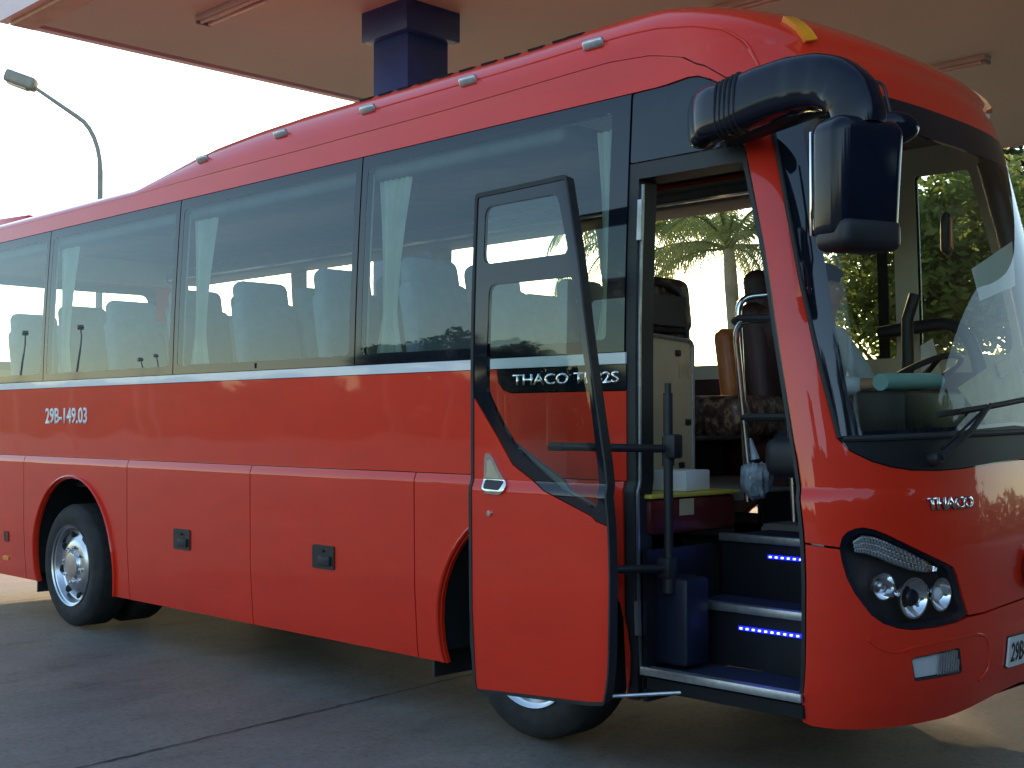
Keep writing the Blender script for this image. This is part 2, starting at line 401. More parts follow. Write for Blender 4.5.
# canopy
HC = 5.2
can = empty('canopy', (-8.19, .99, 0)); tag(can, 'tan underside of a flat station canopy with pinkish white fascia above the red coach', 'canopy')
can_off = Vector((-8.19, .99, 0))
def loc(o, off): 
    for v in o.data.vertices: v.co -= off
    return o
c = MB(); c.box((4, 7.2, HC+.30), (24.0, 12.0, .5)); loc(c.build('soffit', 'soffit', can), can_off)
c = MB(); c.box((4, 1.03, HC+.55), (24.44, .10, 1.0)); c.box((-8.17, 7.2, HC+.55), (.10, 12.2, 1.0)); c.box((4, 13.3, HC+.55), (24.44, .10, 1.0)); c.box((16.17, 7.2, HC+.55), (.10, 12.2, 1.0))
loc(c.build('fascia', 'fascia', can), can_off)
c = MB(); c.box((4, 1.17, HC+.035), (24.2, .22, .05))
loc(c.build('edge_trim', 'orange_edge', can), can_off)
def column(x, y, label):
    t = empty('column', (x, y, GZ)); tag(t, label, 'column', 'canopy columns')
    b = MB(); b.box((0, 0, HC/2-.08), (.50, .50, HC-.16), bev=.012); b.box((0, 0, .12), (.62, .62, .24), bev=.02); b.build('shaft', 'column', t)
    b = MB(); b.box((0, 0, HC-.05), (.66, .66, .29), bev=.01); b.build('capital', 'column', t); return t
column(-5.21, 3.63, 'square navy blue canopy column with a wider capital, standing behind the coach')
def strip_light(x0, x1, y, label):
    t = empty('ceiling_light', ((x0+x1)/2, y, HC+.05)); tag(t, label, 'ceiling light', 'fluorescent lights under the canopy')
    L = x1-x0; b = MB(); b.box((0, 0, -.025), (L, .16, .05), bev=.006); b.build('housing', 'lamp_grey' if False else 'cream', t)
    for k in (-.04, .04):
        b = MB(); b.tube([(-L/2+.05, k, -.066), (L/2-.05, k, -.066)], .015, 8); b.build('tube', 'diffuser', t)
    for k in (-1, 1): b = MB(); b.box((k*(L/2-.02), 0, -.062), (.03, .15, .035)); b.build('end_cap', 'lamp_grey', t)
strip_light(-6.7, -5.5, 2.3, 'long strip light on the canopy ceiling near its left end')
strip_light(-3.2, -1.96, 8.8, 'strip light on the canopy ceiling over the front end of the coach')
strip_light(-3.10, -1.9, 5.55, 'strip light on the canopy ceiling cut by the top edge of the picture')

# street lamp behind the coach, and lamps behind the camera that show in its windows
def street_lamp(x, y, h, ang, label, group=None, reach=1.35):
    t = empty('street_lamp', (x, y, GZ), ang); tag(t, label, 'street lamp', group)
    b = MB(); pts = [(0, 0, 0), (0, 0, h*.5), (0, 0, h-1.6)]+[(reach*.50*(1-math.cos(a)), 0, h-1.6+1.15*math.sin(a)) for a in [R(12*k) for k in range(1, 7)]]
    pts.append((reach, 0, h+.10)); b.tube(pts, [.085, .07, .055]+[.045]*6+[.035], 10); b.build('pole', 'lamp_grey', t)
    b = MB(); rt = Matrix.Rotation(R(-20), 3, 'Y'); b.box((reach+.24, 0, h+.22), (.62, .32, .25), rt, bev=.06, seg=3); b.build('lamp_head', 'lamp_grey', t)
    b = MB(); b.box((reach+.30, 0, h+.11), (.42, .22, .06), rt, bev=.02); b.build('lens', 'diffuser', t)
    b = MB(); b.box((0, 0, .25), (.34, .34, .5), bev=.03); b.build('base', 'lamp_grey', t)
    return t
street_lamp(-19.61, 7.83, 8.0, R(225), 'grey street lamp with one curved arm against the white sky, left of the canopy')

# ================================================================== COACH
bus = empty('coach', (0, 0, 0)); tag(bus, 'red coach parked under the canopy with its front passenger door swung open', 'bus')
B = bus
RX = -4.62; FXW = -.16; RA = -4.55; FA = -.14; WR = .435; HUBZ = .425
def arch(cx, r=.585, z0=.25, n=22):
    a0 = math.asin((z0-HUBZ)/r); return [(cx+r*math.cos(a), HUBZ+r*math.sin(a)) for a in [math.pi-a0+(2*a0-math.pi)*k/n for k in range(n+1)]]
seamL = [(-6.88, 2.93), (-5.2, 2.93), (-3.8, 2.955), (-2, 2.955), (-.75, 2.985), (0, 3.02), (.28, 3.03), (.5, 2.995), (.79, 2.912), (1.076, 2.84), (1.245, 2.76), (1.325, 2.69)]
SB = .245
# ---- side panels
upper = [(-6.88, 1.155), (.43, 1.155), (.43, 1.53), (-.25, 1.53), (-.30, 1.545), (-.335, 1.58), (-.345, 1.642), (-6.88, 1.642)]
panel('side_panel', 'red', [upper, mir([(-6.88, 1.155), (1.05, 1.155), (1.05, 1.642), (-6.88, 1.642)])], parent=B)
panel('name_band', 'frit', [(-.339, 1.642), (-.33, 1.582), (-.297, 1.55), (-.25, 1.535), (.43, 1.535), (.43, 1.642)], parent=B)
panel('stripe', 'white_stripe', [rect(-6.88, .43, 1.645, 1.692), mir(rect(-6.88, 1.05, 1.645, 1.692))], off=.004, th=.02, parent=B)
G = .004
def lower(s0, s1, arc=None):
    p = [(s0+G, SB)]
    if arc is not None: p += arch(arc, z0=SB)
    p += [(s1-G, SB), (s1-G, 1.151), (s0+G, 1.151)]; return p
for far in (0, 1):
    f = mir if far else (lambda q: q)
    panel('rear_corner_panel', 'red', f(lower(-6.88, -5.32)), parent=B)
    panel('rear_wheel_panel', 'red', f(lower(-5.32, -3.776, RA)), parent=B)
    fr = .42 if not far else 1.25
    panel('front_wheel_panel', 'red', f([(-.911+G, SB)]+arch(FA, z0=SB)+[(fr, SB), (fr, 1.151), (-.911+G, 1.151)]), parent=B)
    for a, b_ in ((-3.776, -2.348), (-2.348, -.911)):
        d = panel('luggage_door', 'red', f(lower(a, b_)), parent=B)
        cx = a+.69 if a < -3 else a+.70
        if not far:
            hb = panel('handle', 'black', rnd(rect(cx-.095, cx+.095, .62, .745), .012), off=.008, th=.014, parent=d)
            k = MB(); k.box(on(S, cx+.02, .665, .012), (.10, .02, .05), bev=.006); k.box(on(S, cx-.03, .715, .012), (.08, .012, .012)); k.build('latch', 'rubber', d)
    # wheel arch lips
    for cx in (RA, FA):
        b = MB(); pts = []
        for k in range(33):
            a = R(-17+214*k/32); s = cx+.60*math.cos(a); v = HUBZ+.60*math.sin(a)
            if s > .40: continue
            if v < SB: continue
            if far: s = 2*SC-s
            pts.append(on(S, s, v, .002))
        b.tube(pts, .02, 8, flat=.5, up=(0, 1, 0)); b.build('arch_lip', 'red', B)
panel('fuel_flap', 'maroon', rnd(rect(-5.66, -5.58, .50, .58), .02), off=.006, th=.01, parent=B)
panel('side_marker', 'amber', rnd(rect(-5.70, -5.60, .36, .39), .01), off=.006, th=.01, parent=B)
# ---- roof
cantr = [(-6.88, 2.797), (.55, 2.797), (.88, 2.81), (1.0, 2.805), (1.10, 2.78), (1.19, 2.745), (1.25, 2.69), (1.295, 2.60), (1.35, 2.60), (1.35, 2.655)]
cant = cantr+[(s, v-.004) for s, v in seamL[::-1]]
panel('cantrail', 'red', [cant, mir(cant)], th=.02, parent=B)
roofn = [(s, v+.004) for s, v in seamL]+[(1.36, 2.665), (1.40, 2.66), (1.448, 2.66), (1.46, 2.745), (SC, 2.735), (SC, 4.9), (-6.88, 4.9)]
panel('roof', 'red', [roofn, mir(roofn)], th=.03, parent=B)
# raised shoulder crease on the roof over the door
b = MB()
c2 = [(-1.6, 3.27), (-.6, 3.285), (.05, 3.295), (.42, 3.30), (.8, 3.28), (1.1, 3.20), (1.28, 3.10), (1.39, 2.95), (1.44, 2.83), (1.455, 2.75)]
pts = []
for (a, b0), (c, d) in zip(c2, c2[1:]):
    for k in range(6): t = k/6; pts.append(on(S, a+(c-a)*t, b0+(d-b0)*t, -.004))
b.tube(pts, [.002]+[.009]*(len(pts)-2)+[.006], 8); b.build('roof_crease', 'red', B)
for s in (-3.06, -2.22, -1.42, -.64, .17):
    b = MB(); p = on(S, s, 3.27, .012); n = nrm(S, s, 3.27); rt = Matrix(((1, 0, 0), (0, n.z, n.y), (0, -n.y, n.z))).transposed()
    b.box(p, (.115, .045, .030), rt, bev=.012, seg=3); b.build('roof_marker_light', 'alu', B)
for k in range(11):
    s = -1.55+.16*k; b = MB()
    b.box(on(S, s, 3.62, .001), (.09, .03, .012), Matrix.Rotation(R(20), 3, 'X')); b.build('roof_vent', 'liner', B)
b = MB(); b.box((-6.40, 1.155, 3.00), (1.0, 1.8, .13), Matrix.Rotation(R(3), 3, 'Y'), bev=.03, seg=3); b.build('rear_roof_pod', 'red', B)
# ---- near windows
WB, WT = 1.696, 2.792
segs = [(-6.88, -5.05), (-5.05, -3.235), (-3.235, -1.405), (-1.405, .425)]
def window(poly, hole, glassmat, fm='frit', F=S, off=0):
    w_ = panel('window', fm, poly, [hole], off=off, th=.012, parent=B, F=F)
    panel('pane', glassmat, hole, off=off-.001, th=.004, parent=w_, F=F); return w_
for i, (a, b_) in enumerate(segs):
    a += .005; b_ -= .005
    window(rect(a, b_, WB, WT), rnd(rect(a+.045, b_-(.045 if i < 3 else .10), WB+.052, WT-.062), .035), 'side_glass')
for a, b_ in segs[:3]+[(-1.405, -.30)]:
    a += .005; b_ -= .005
    window(mir(rect(a, b_, WB, WT)), mir(rnd(rect(a+.045, b_-.045, WB+.052, WT-.062), .035)), 'far_glass')
window(mir(rect(-.295, .52, WB, WT)), mir(rnd(rect(-.25, .475, WB+.052, WT-.062), .035)), 'far_glass')
window(mir(rect(.53, 1.30, WB, WT)), mir(rnd([(.60, WB+.05), (1.23, WB+.05), (1.22, WT-.08), (.60, WT-.08)], [.03, .12, .05, .03])), 'far_glass')
b = MB(); p0 = on(S, -3.235-.9, WB+.026, .004)
b.box(on(S, -2.32, WB+.026, .003), (.006, .006, .03)); b.build('window_clip', 'rubber', B)
panel('over_door_panel', 'frit', rnd([(.432, 2.492), (1.245, 2.492), (1.285, 2.60), (1.24, 2.68), (1.18, 2.735), (1.09, 2.772), (1.0, 2.797), (.88, 2.802), (.66, 2.792), (.432, 2.789)], .01), parent=B, th=.02)
# ---- door frame, hood, bumper, windscreen surround
DO = [(.425, SB), (1.272, .36), (1.262, .95), (1.255, 1.34), (1.262, 1.9), (1.255, 2.488), (.425, 2.488)]
DI = [(.475, SB+.001), (1.248, .362), (1.238, .95), (1.232, 1.34), (1.238, 1.9), (1.225, 2.42), (.475, 2.42)]
panel('door_jamb', 'black', [DO[0], DI[0], DI[6], DI[5], DI[4], DI[3], DI[2], DI[1], DO[1], DO[2], DO[3], DO[4], DO[5], DO[6]], off=-.006, th=.12, parent=B)
panel('jamb_strip', 'alu', rect(.477, .489, .35, 2.40), off=-.02, th=.01, parent=B)
panel('jamb_hinge', 'alu', rect(.478, .500, 2.16, 2.33), off=.002, th=.02, parent=B)
panel('jamb_hinge', 'alu', rect(.480, .500, .52, .66), off=.002, th=.02, parent=B)
panel('jamb_side', 'red', rect(.27, .424, SB, 1.15), off=.001, th=.02, parent=B) if False else None
pilR = [(1.448, 2.655), (1.444, 2.3), (1.446, 1.95), (1.478, 1.60), (1.51, 1.335), (1.56, 1.29), (1.648, 1.252), (1.73, 1.23), (1.818, 1.217), (1.94, 1.213), (2.057, 1.217), (2.25, 1.232), (SC, 1.242)]
HL_top = [(1.468, .945), (1.48, .975), (1.507, .996), (1.545, 1.008), (1.584, 1.012), (1.635, 1.003), (1.69, .983), (1.842, .912), (1.95, .862), (1.981, .845), (2.0, .81), (2.03, .72), (2.058, .655)]
HL_bot = [(2.058, .645), (2.0, .632), (1.909, .624), (1.795, .624), (1.73, .635), (1.663, .657), (1.61, .69), (1.576, .725), (1.53, .775), (1.497, .825), (1.475, .885), (1.466, .932)]
hood = [(1.275, .955)]+[(1.466, .940)]+HL_top+[(2.144, .656), (2.25, .668), (SC, .684)]+pilR[::-1]+[(1.36, 2.655), (1.352, 2.598), (1.30, 2.595), (1.268, 2.49), (1.275, 1.9), (1.268, 1.34)]
panel('front_panel', 'red', [hood, mir(hood)], th=.025, parent=B)
fogh = rnd([(1.790, .520), (2.016, .536), (2.040, .432), (1.812, .428)], .014)
plh = rnd([(2.262, .552), (SC, .565), (SC, .355), (2.280, .350)], [.03, 0, 0, .03])
bump = [(1.279, .35), (1.283, .31), (1.31, .285), (1.36, .272), (1.50, .262), (1.64, .258), (1.82, .256), (2.0, .260), (2.1, .272), (2.21, .292), (2.33, .312), (SC, .322), (SC, .676), (2.25, .660), (2.144, .648)]+HL_bot+[(1.466, .932), (1.276, .947)]
panel('bumper', 'red', [bump, mir(bump)], holes=[fogh, mir(fogh)], th=.025, parent=B)
# recess around the fog lamp and the plate: a shallow raised swage
b = MB(); pts = [on(S, s, v, -.003) for s, v in [(1.60, .60), (1.66, .56), (1.74, .545)]+[(1.80, .560), (1.95, .572), (2.1, .575), (2.16, .56), (2.19, .50), (2.19, .42), (2.14, .385)]]
b.tube(arc_pts(pts, .03), .008, 6); b.build('bumper_swage', 'red', B)
wsh = rnd([(1.619, 1.363), (1.805, 1.372), (2.10, 1.382), (SC, 1.40), (SC, 2.60), (1.98, 2.60), (1.67, 2.60), (1.605, 2.54), (1.587, 2.25), (1.585, 1.8), (1.597, 1.46)], [.02, 0, 0, 0, 0, 0, .02, .02, 0, 0, 0])  # top edge lowered: black border stands in for the canopy's dark reflection
wso = [(a+.003, b_) for a, b_ in pilR]
wso = [(1.451, 2.737)]+wso[:-1]+[(SC, 1.246)]
full = wso+[(SC*2-a, b_) for a, b_ in wso[:-1][::-1]]
# ordering: down the near edge, across the bottom, up the far edge
wspoly = full
wh = [p for p in wsh if p[0] < SC-1e-6]
bot = [p for p in wh if p[1] < 1.9]; 
near_half = wsh
# hole over both halves
i0 = [k for k, p in enumerate(wsh) if abs(p[0]-SC) < 1e-6]
nh = wsh[i0[1]:]+wsh[:i0[0]+1]          # from top centre, near side down, to bottom centre
hole = nh+[(2*SC-a, b_) for a, b_ in nh[::-1]][1:-1]
ws = panel('windscreen_surround', 'frit', wspoly, [hole], off=.002, th=.016, parent=B)
panel('windscreen', 'wind_glass', hole, off=.001, th=.005, parent=B)
cw = [(1.525, 1.345), (1.56, 1.294), (1.648, 1.256), (1.73, 1.234), (1.818, 1.221), (1.94, 1.217), (2.057, 1.221), (2.25, 1.236), (SC, 1.246), (SC, 1.385), (2.10, 1.366), (1.805, 1.356), (1.619, 1.347)]
panel('cowl', 'cowl_black', [cw, mir(cw)], off=.006, th=.006, parent=B)
b = MB(); b.tube([on(S, s, v, .006) for s, v in [(1.452, 2.6), (1.450, 2.3), (1.452, 1.95), (1.484, 1.60), (1.516, 1.34)]], .009, 8); b.build('windscreen_seal', 'rubber', B)
b = MB(); b.tube([on(S, 1.53+.92*k/20, 1.335+.022*k/20, .008) for k in range(41)], .012, 8); b.build('cowl_seal', 'rubber', B)
# ---- THACO lettering and emblem
text_mesh('THACO TB82S', -.235, 1.565, .395, 1.615, S, .001, 'chrome', 'lettering', B, bold=.015)
text_mesh('29B-149.03', -5.00, 1.385, -4.36, 1.50, S, .001, 'white', 'registration_number', B, th=.002, bold=.025)
text_mesh('THACO', 1.872, 1.066, 2.092, 1.113, S, .001, 'chrome', 'front_lettering', B, th=.012, bold=.02)
n = nrm(S, SC, .80); t = empty('emblem', on(S, SC, .80, .012), parent=B)
qm = n.to_track_quat('Z', 'Y').to_matrix().to_4x4()
b = MB(); b.lathe([(.070, 0), (.088, .004), (.092, .012), (.085, .018), (.072, .010)], 36, qm, True); b.build('ring', 'chrome', t)
b = MB(); b.lathe([(.0001, .004), (.072, .004), (.072, 0)], 36, qm); b.build('disc', 'maroon', t)
b = MB(); b.box(qm.to_3x3() @ Vector((0, 0, .010)), (.01, .10, .04), bev=.004); b.build('bar', 'chrome', t)
# ---- number plate
pl = panel('number_plate', 'white', rnd(rect(2.300, 2.600, .412, .532), .01), off=.012, th=.012, parent=B)
text_mesh('29B-149.03', 2.315, .432, 2.585, .512, S, .0125, 'plate_black', 'registration', pl, th=.001, bold=.02)
panel('border', 'plate_black', rnd(rect(2.296, 2.604, .406, .538), .012), off=.004, th=.004, parent=pl)
# ---- fog lamps
def fog(f):
    h = panel('fog_lamp', 'black', f(rnd([(1.780, .530), (2.026, .546), (2.050, .422), (1.802, .418)], .014)), off=-.030, th=.004, parent=B)
    panel('lens', 'lens', f(rnd([(1.793, .517), (2.013, .533), (2.037, .435), (1.815, .431)], .012)), off=-.002, th=.004, parent=h)
    b = MB()
    for k in range(9):
        s = 1.925+.0125*k; a, c = (on(S, *f([(s, .438)])[0], -.008), on(S, *f([(s, .522)])[0], -.008)); b.tube([a, c], .0045, 6)
    b.build('ribbed_reflector', 'chrome', h)
    panel('reflector', 'white', f([(1.798, .512), (2.010, .528), (2.032, .440), (1.818, .436)]), off=-.016, th=.003, parent=h)
    panel('rim', 'black', f(rnd([(1.786, .524), (2.020, .540), (2.044, .428), (1.808, .424)], .014)), [f(rnd([(1.794, .516), (2.012, .532), (2.034, .436), (1.816, .432)], .012))], off=-.001, th=.03, parent=h)
fog(lambda q: q); fog(mir)
# ---- headlights
def shrink(poly, d):
    cx = sum(p[0] for p in poly)/len(poly); cy = sum(p[1] for p in poly)/len(poly)
    return [(cx+(p[0]-cx)*(1-d), cy+(p[1]-cy)*(1-d)) for p in poly]
HLP = HL_top+HL_bot
HLP = [p for k, p in enumerate(HLP) if k == 0 or (Vector(p)-Vector(HLP[k-1])).length > .012]
def headlight(f):
    h = panel('headlight', 'black', f(shrink(HLP, -.02)), off=-.055, th=.005, parent=B)
    panel('bezel', 'gloss_black', f(shrink(HLP, .012)), [f(shrink(HLP, .12))], off=-.006, th=.05, parent=h)
    panel('lens', 'lens', f(shrink(HLP, .014)), off=-.001, th=.004, parent=h)
    # daylight strip with ribs
    top = [(1.540, .962), (1.585, .982), (1.64, .976), (1.70, .955), (1.78, .921), (1.86, .880), (1.91, .848)]
    bt = [(1.548, .920), (1.60, .914), (1.66, .896), (1.73, .868), (1.80, .845), (1.86, .834), (1.905, .834)]
    panel('reflector_strip', 'alloy', f(top[::-1]+bt), off=-.016, th=.02, parent=h)
    b = MB()
    for k in range(26):
        t = k/25*(len(top)-1.001); i = int(t); u = t-i
        a = [top[i][q]*(1-u)+top[i+1][q]*u for q in (0, 1)]; c = [bt[i][q]*(1-u)+bt[i+1][q]*u for q in (0, 1)]
        for e in (0.08, .40, .72):
            p = (a[0]*(1-e)+c[0]*e, a[1]*(1-e)+c[1]*e); p2 = (a[0]*(.80-e)+c[0]*(e+.20), a[1]*(.80-e)+c[1]*(e+.20))
            b.tube([on(S, *f([p])[0], -.012), on(S, *f([p2])[0], -.012)], .0055, 5)
    b.build('led_array', 'chrome', h)
    for nm, s, v, r_, k in (('bulb', 1.665, .792, .050, 0), ('projector', 1.800, .742, .076, 1), ('indicator', 1.925, .745, .062, 2)):
        s, v = f([(s, v)])[0]
        p = on(S, s, v, -.052); q = (nrm(S, s, v)+Vector((.35, 0, 0))).normalized().to_track_quat('Z', 'Y').to_matrix().to_4x4(); mt = Matrix.Translation(p) @ q
        b = MB(); b.lathe([(r_*.55, 0), (r_*.8, .012), (r_, .036), (r_*1.02, .046), (r_*.93, .046), (r_*.72, .022), (r_*.4, .010), (.0005, .008)], 30, mt); b.build(nm, 'chrome', h)
        b = MB()
        if k == 1: b.lathe([(r_*.42, .02), (r_*.44, .035), (r_*.36, .044), (.0005, .050)], 24, mt); b.build('projector_lens', 'gloss_black', h)
        else: b.lathe([(r_*.40, .015), (r_*.42, .03), (r_*.25, .042), (.0005, .045)], 20, mt); b.build('bulb_glass', 'white' if k else 'alloy', h)
    for s, v in ((1.734, .765), (1.868, .775), (1.852, .715)):
        s, v = f([(s, v)])[0]; p = on(S, s, v, -.045)
        b = MB(); b.lathe([(.018, 0), (.022, .014), (.014, .02), (.0005, .012)], 16, Matrix.Translation(p) @ nrm(S, s, v).to_track_quat('Z', 'Y').to_matrix().to_4x4()); b.build('small_reflector', 'chrome', h)
headlight(lambda q: q); headlight(mir)
# ---- cap marker lights
for f in (lambda q: q, mir):
    h = panel('cap_marker_light', 'amber', f(rnd([(1.665, 3.26), (1.74, 3.27), (1.760, 2.985), (1.705, 2.95)], .012)), off=.020, th=.03, parent=B)
# ---- wipers
def wiper(f, piv, el, b0, b1):
    t = MB(); P = lambda q, o: on(S, *f([q])[0], o)
    t.lathe([(.0005, .05), (.022, .048), (.03, .03), (.03, 0)], 16, Matrix.Translation(P(piv, .0)) @ nrm(S, *f([piv])[0]).to_track_quat('Z', 'Y').to_matrix().to_4x4())
    t.tube([P(piv, .045), P(((piv[0]+el[0])/2, (piv[1]+el[1])/2), .065), P(el, .045)], [.016, .012, .009], 8)
    t.tube([P((piv[0]+.02, piv[1]+.03), .04), P((el[0]-.05, el[1]-.02), .05)], .006, 6)
    o = t.build('wiper', 'black', B)
    t = MB(); N = 14; t.tube([P((b0[0]+(b1[0]-b0[0])*k/N, b0[1]+(b1[1]-b0[1])*k/N), .018) for k in range(N+1)], .012, 6, flat=.5)
    t.tube([P((b0[0]+(b1[0]-b0[0])*k/N, b0[1]+(b1[1]-b0[1])*k/N), .036+.010*math.sin(math.pi*k/N)) for k in range(2, N-1)], .007, 6); t.build('blade', 'rubber', o)
wiper(lambda q: q, (1.915, 1.258), (2.235, 1.462), (1.97, 1.425), (2.62, 1.50))
wiper(lambda q: [(a+.95, b_) for a, b_ in q], (1.915, 1.258), (2.235, 1.462), (1.99, 1.425), (2.50, 1.52))
# ---- big black mirror and its arm over the door
mr = empty('wing_mirror', (1.62, -.2, 2.2), parent=B); mo = Vector((1.62, -.2, 2.2))
def ml(o): return loc(o, mo)
arm = [(.86, -.02, 2.572), (.90, -.07, 2.577), (.96, -.10, 2.585), (1.05, -.125, 2.580), (1.18, -.15, 2.595), (1.32, -.172, 2.605), (1.44, -.188, 2.600), (1.54, -.20, 2.578), (1.61, -.208, 2.530), (1.645, -.212, 2.465), (1.65, -.212, 2.40)]
rr = [(.092, .05), (.108, .064), (.108, .068), (.106, .068), (.104, .068), (.101, .068), (.098, .070), (.095, .072), (.092, .074), (.088, .074), (.084, .072)]
b = MB(); b.tube(arc_pts(arm, .06, 3), [rr[0]]+[rr[min(len(rr)-1, 1+i//4)] for i in range((len(arm)-2)*4)]+[rr[-1]], 32, sq=.62); ml(b.build('arm', 'gloss_black', mr))
b = MB()
for k in range(5):
    x = 1.035+.025*k; zc = 2.579+.0030*k; yc = -.122-.005*k
    b.tube([(x-.007, yc, zc), (x, yc, zc), (x+.007, yc, zc)], [(.103, .066), (.112, .075), (.103, .066)], 32, sq=.62)
ml(b.build('bellows', 'rubber', mr))
b = MB(); b.tube([(.90, -.125, 2.500), (1.0, -.165, 2.515), (1.12, -.196, 2.535), (1.26, -.224, 2.560)], [(.003, .003), (.008, .004), (.009, .004), (.003, .003)], 8); ml(b.build('arm_groove', 'rubber', mr))
b = MB(); b.box((1.18, .02, 2.545), (.50, .12, .07), Matrix.Rotation(R(-8), 3, 'Y'), bev=.04, seg=3); ml(b.build('arm_bracket', 'black', mr))
# mirror head: rounded housing facing forward, glass facing back
t = bmesh.new(); bmesh.ops.create_cube(t, size=1)
bmesh.ops.scale(t, vec=(.17, .30, .44), verts=t.verts)
bmesh.ops.bevel(t, geom=t.edges[:], offset=.050, segments=6, affect='EDGES', profile=.5)
for v in t.verts:
    k = (v.co.z+.22)/.44; v.co.y *= .90+.10*k; v.co.z += .018*abs(v.co.y/.15)**2*(-1 if v.co.z > 0 else 1)
t.transform(Matrix.Translation((1.64, -.215, 2.215)) @ Matrix.Rotation(R(-20), 4, 'Z') @ Matrix.Rotation(R(3), 4, 'Y'))
b = MB(); b.merge(t, True); ml(b.build('housing', 'gloss_black', mr))
b = MB(); b.box((1.64, -.215, 2.215), (.176, .05, .30), Matrix.Rotation(R(-20), 3, 'Z'), bev=.006)
b = MB(); b.box((1.552, -.185, 2.215), (.012, .24, .36), Matrix.Rotation(R(-20), 3, 'Z'), bev=.004); ml(b.build('mirror_glass', 'mirror', mr))
b = MB(); b.box((1.645, -.215, 2.030), (.165, .26, .11), Matrix.Rotation(R(-20), 3, 'Z'), bev=.035, seg=4); ml(b.build('lower_cover', 'black', mr))
b = MB(); b.tube([(1.50, .06, 2.62), (1.53, .03, 2.40), (1.545, -.02, 2.30)], .012, 8); b.tube([(1.50, .06, 2.55), (1.50, .03, 2.15), (1.55, -.06, 2.05)], .010, 8); ml(b.build('stay', 'chrome' if False else 'black', mr))
# round kerb mirror hanging in front of the windscreen top
km = MB(); kc = on(S, 1.91, 2.52, .13)
t = bmesh.new(); bmesh.ops.create_uvsphere(t, u_segments=24, v_segments=14, radius=1); bmesh.ops.scale(t, vec=(.05, .105, .065), verts=t.verts)
t.transform(Matrix.Translation(kc) @ Matrix.Rotation(R(-35), 4, 'Z') @ Matrix.Rotation(R(25), 4, 'Y')); km.merge(t, True); o = km.build('kerb_mirror', 'gloss_black', B)
km = MB(); km.tube(arc_pts([on(S, 1.80, 2.74, .0), on(S, 1.80, 2.74, .08), on(S, 1.90, 2.70, .14), kc], .03), .007, 8); km.build('bracket', 'black', o)
# ---- open door leaf, a plug door standing parallel to the side
dr = empty('door', tuple(SD(.8, .3)), parent=B); do = Vector(dr.location)
def dl(o): return loc(o, do)
up = rnd([(.488, 2.080), (1.072, 2.082), (1.045, 2.334), (.488, 2.330)], .045)
lo = rnd([(.521, 1.60), (.521, 1.528), (.673, 1.300), (.820, 1.168), (1.03, 1.055), (1.075, 1.075), (1.100, 1.487), (1.083, 1.965), (1.06, 1.986), (.528, 1.988)], [0, .03, .02, .02, .03, .03, 0, .03, .02, .04])
frit = [(.445, 1.51), (.60, 1.328), (.665, 1.225), (.808, 1.125), (1.045, 1.015), (1.140, 1.000), (1.146, 1.5), (1.150, 2.395), (.438, 2.383)]
skin = [(.445, .25), (1.150, .305), (1.142, .995), (1.043, 1.010), (.806, 1.12), (.662, 1.22), (.597, 1.322), (.445, 1.503)]
dl(panel('door_skin', 'red', skin, off=0, th=.022, parent=dr, F=SD))
dw = dl(panel('door_window', 'frit', frit, [up, lo], off=-.001, th=.020, parent=dr, F=SD))
dl(panel('pane', 'door_glass', up, off=-.004, th=.004, parent=dw, F=SD)); dl(panel('pane', 'door_glass', lo, off=-.004, th=.004, parent=dw, F=SD))
b = MB(); ring = []
def dring(o): return [on(SD, s, v, o) for s, v in rnd([(.436, .245), (1.155, .30), (1.155, 2.402), (.430, 2.390)], .02, 3)]
for w_, o0, o1 in ((.014, .006, -.05),):
    A = rnd([(.430, .240), (1.162, .295), (1.162, 2.408), (.424, 2.396)], .02, 3); Bq = rnd([(.446, .254), (1.148, .31), (1.146, 2.388), (.440, 2.376)], .012, 3)
dl(panel('door_seal', 'rubber', A, [Bq], off=.004, th=.056, parent=dr, F=SD))
dl(panel('door_lining', 'grey_trim', [(.446, .256), (1.145, .31), (1.145, .97), (.45, 1.45)], off=-.026, th=.02, parent=dr, F=SD))
hp = rnd([(.520, 1.27), (.512, 1.12), (.530, 1.098), (.625, 1.094), (.648, 1.13), (.56, 1.262)], .02)
hd = panel('handle', 'chrome', hp, off=.010, th=.014, parent=dr, F=SD); dl(hd)
dl(panel('handle_grip', 'black', rnd([(.527, 1.155), (.525, 1.115), (.615, 1.112), (.630, 1.15)], .012), off=.0125, th=.01, parent=hd, F=SD))
dl(panel('handle_plate', 'beige', rnd([(.537, 1.24), (.531, 1.165), (.610, 1.160), (.560, 1.238)], .01), off=.0115, th=.01, parent=hd, F=SD))
b = MB(); b.lathe([(.0005, .01), (.012, .009), (.014, 0)], 14, Matrix.Translation(on(SD, .556, 1.013, 0)) @ Matrix.Rotation(R(90), 4, 'X')); dl(b.build('lock', 'chrome', dr))
# hinge post with the two swing arms
b = MB(); px_, py_ = .60, .08
b.tube([(px_, py_, .72), (px_, py_, 1.52)], .020, 14); b.tube([(px_, py_, .70), (px_, py_, .80)], .028, 14); b.tube([(px_, py_, 1.22), (px_, py_, 1.34)], .026, 14); b.tube([(px_, py_, 1.44), (px_, py_, 1.56)], .014, 12); b.box((px_+.03, py_, 1.30), (.05, .06, .10), bev=.01); b.box((px_-.01, py_, .80), (.07, .06, .09), bev=.012)
hpost = b.build('hinge_post', 'black', B)
for zz in (1.29, .80):
    b = MB(); pt = arc_pts([(px_, py_, zz), (px_-.07, py_-.20, zz+.005), (px_-.16, SD(1.0, zz).y+.05, zz+.01), (px_-.33, SD(1.0, zz).y+.045, zz+.01)], .06)
    b.tube(pt, .017, 10); b.box((px_-.30, SD(.9, zz).y+.04, zz+.01), (.08, .02, .035), bev=.006); b.build('swing_arm', 'black', hpost)
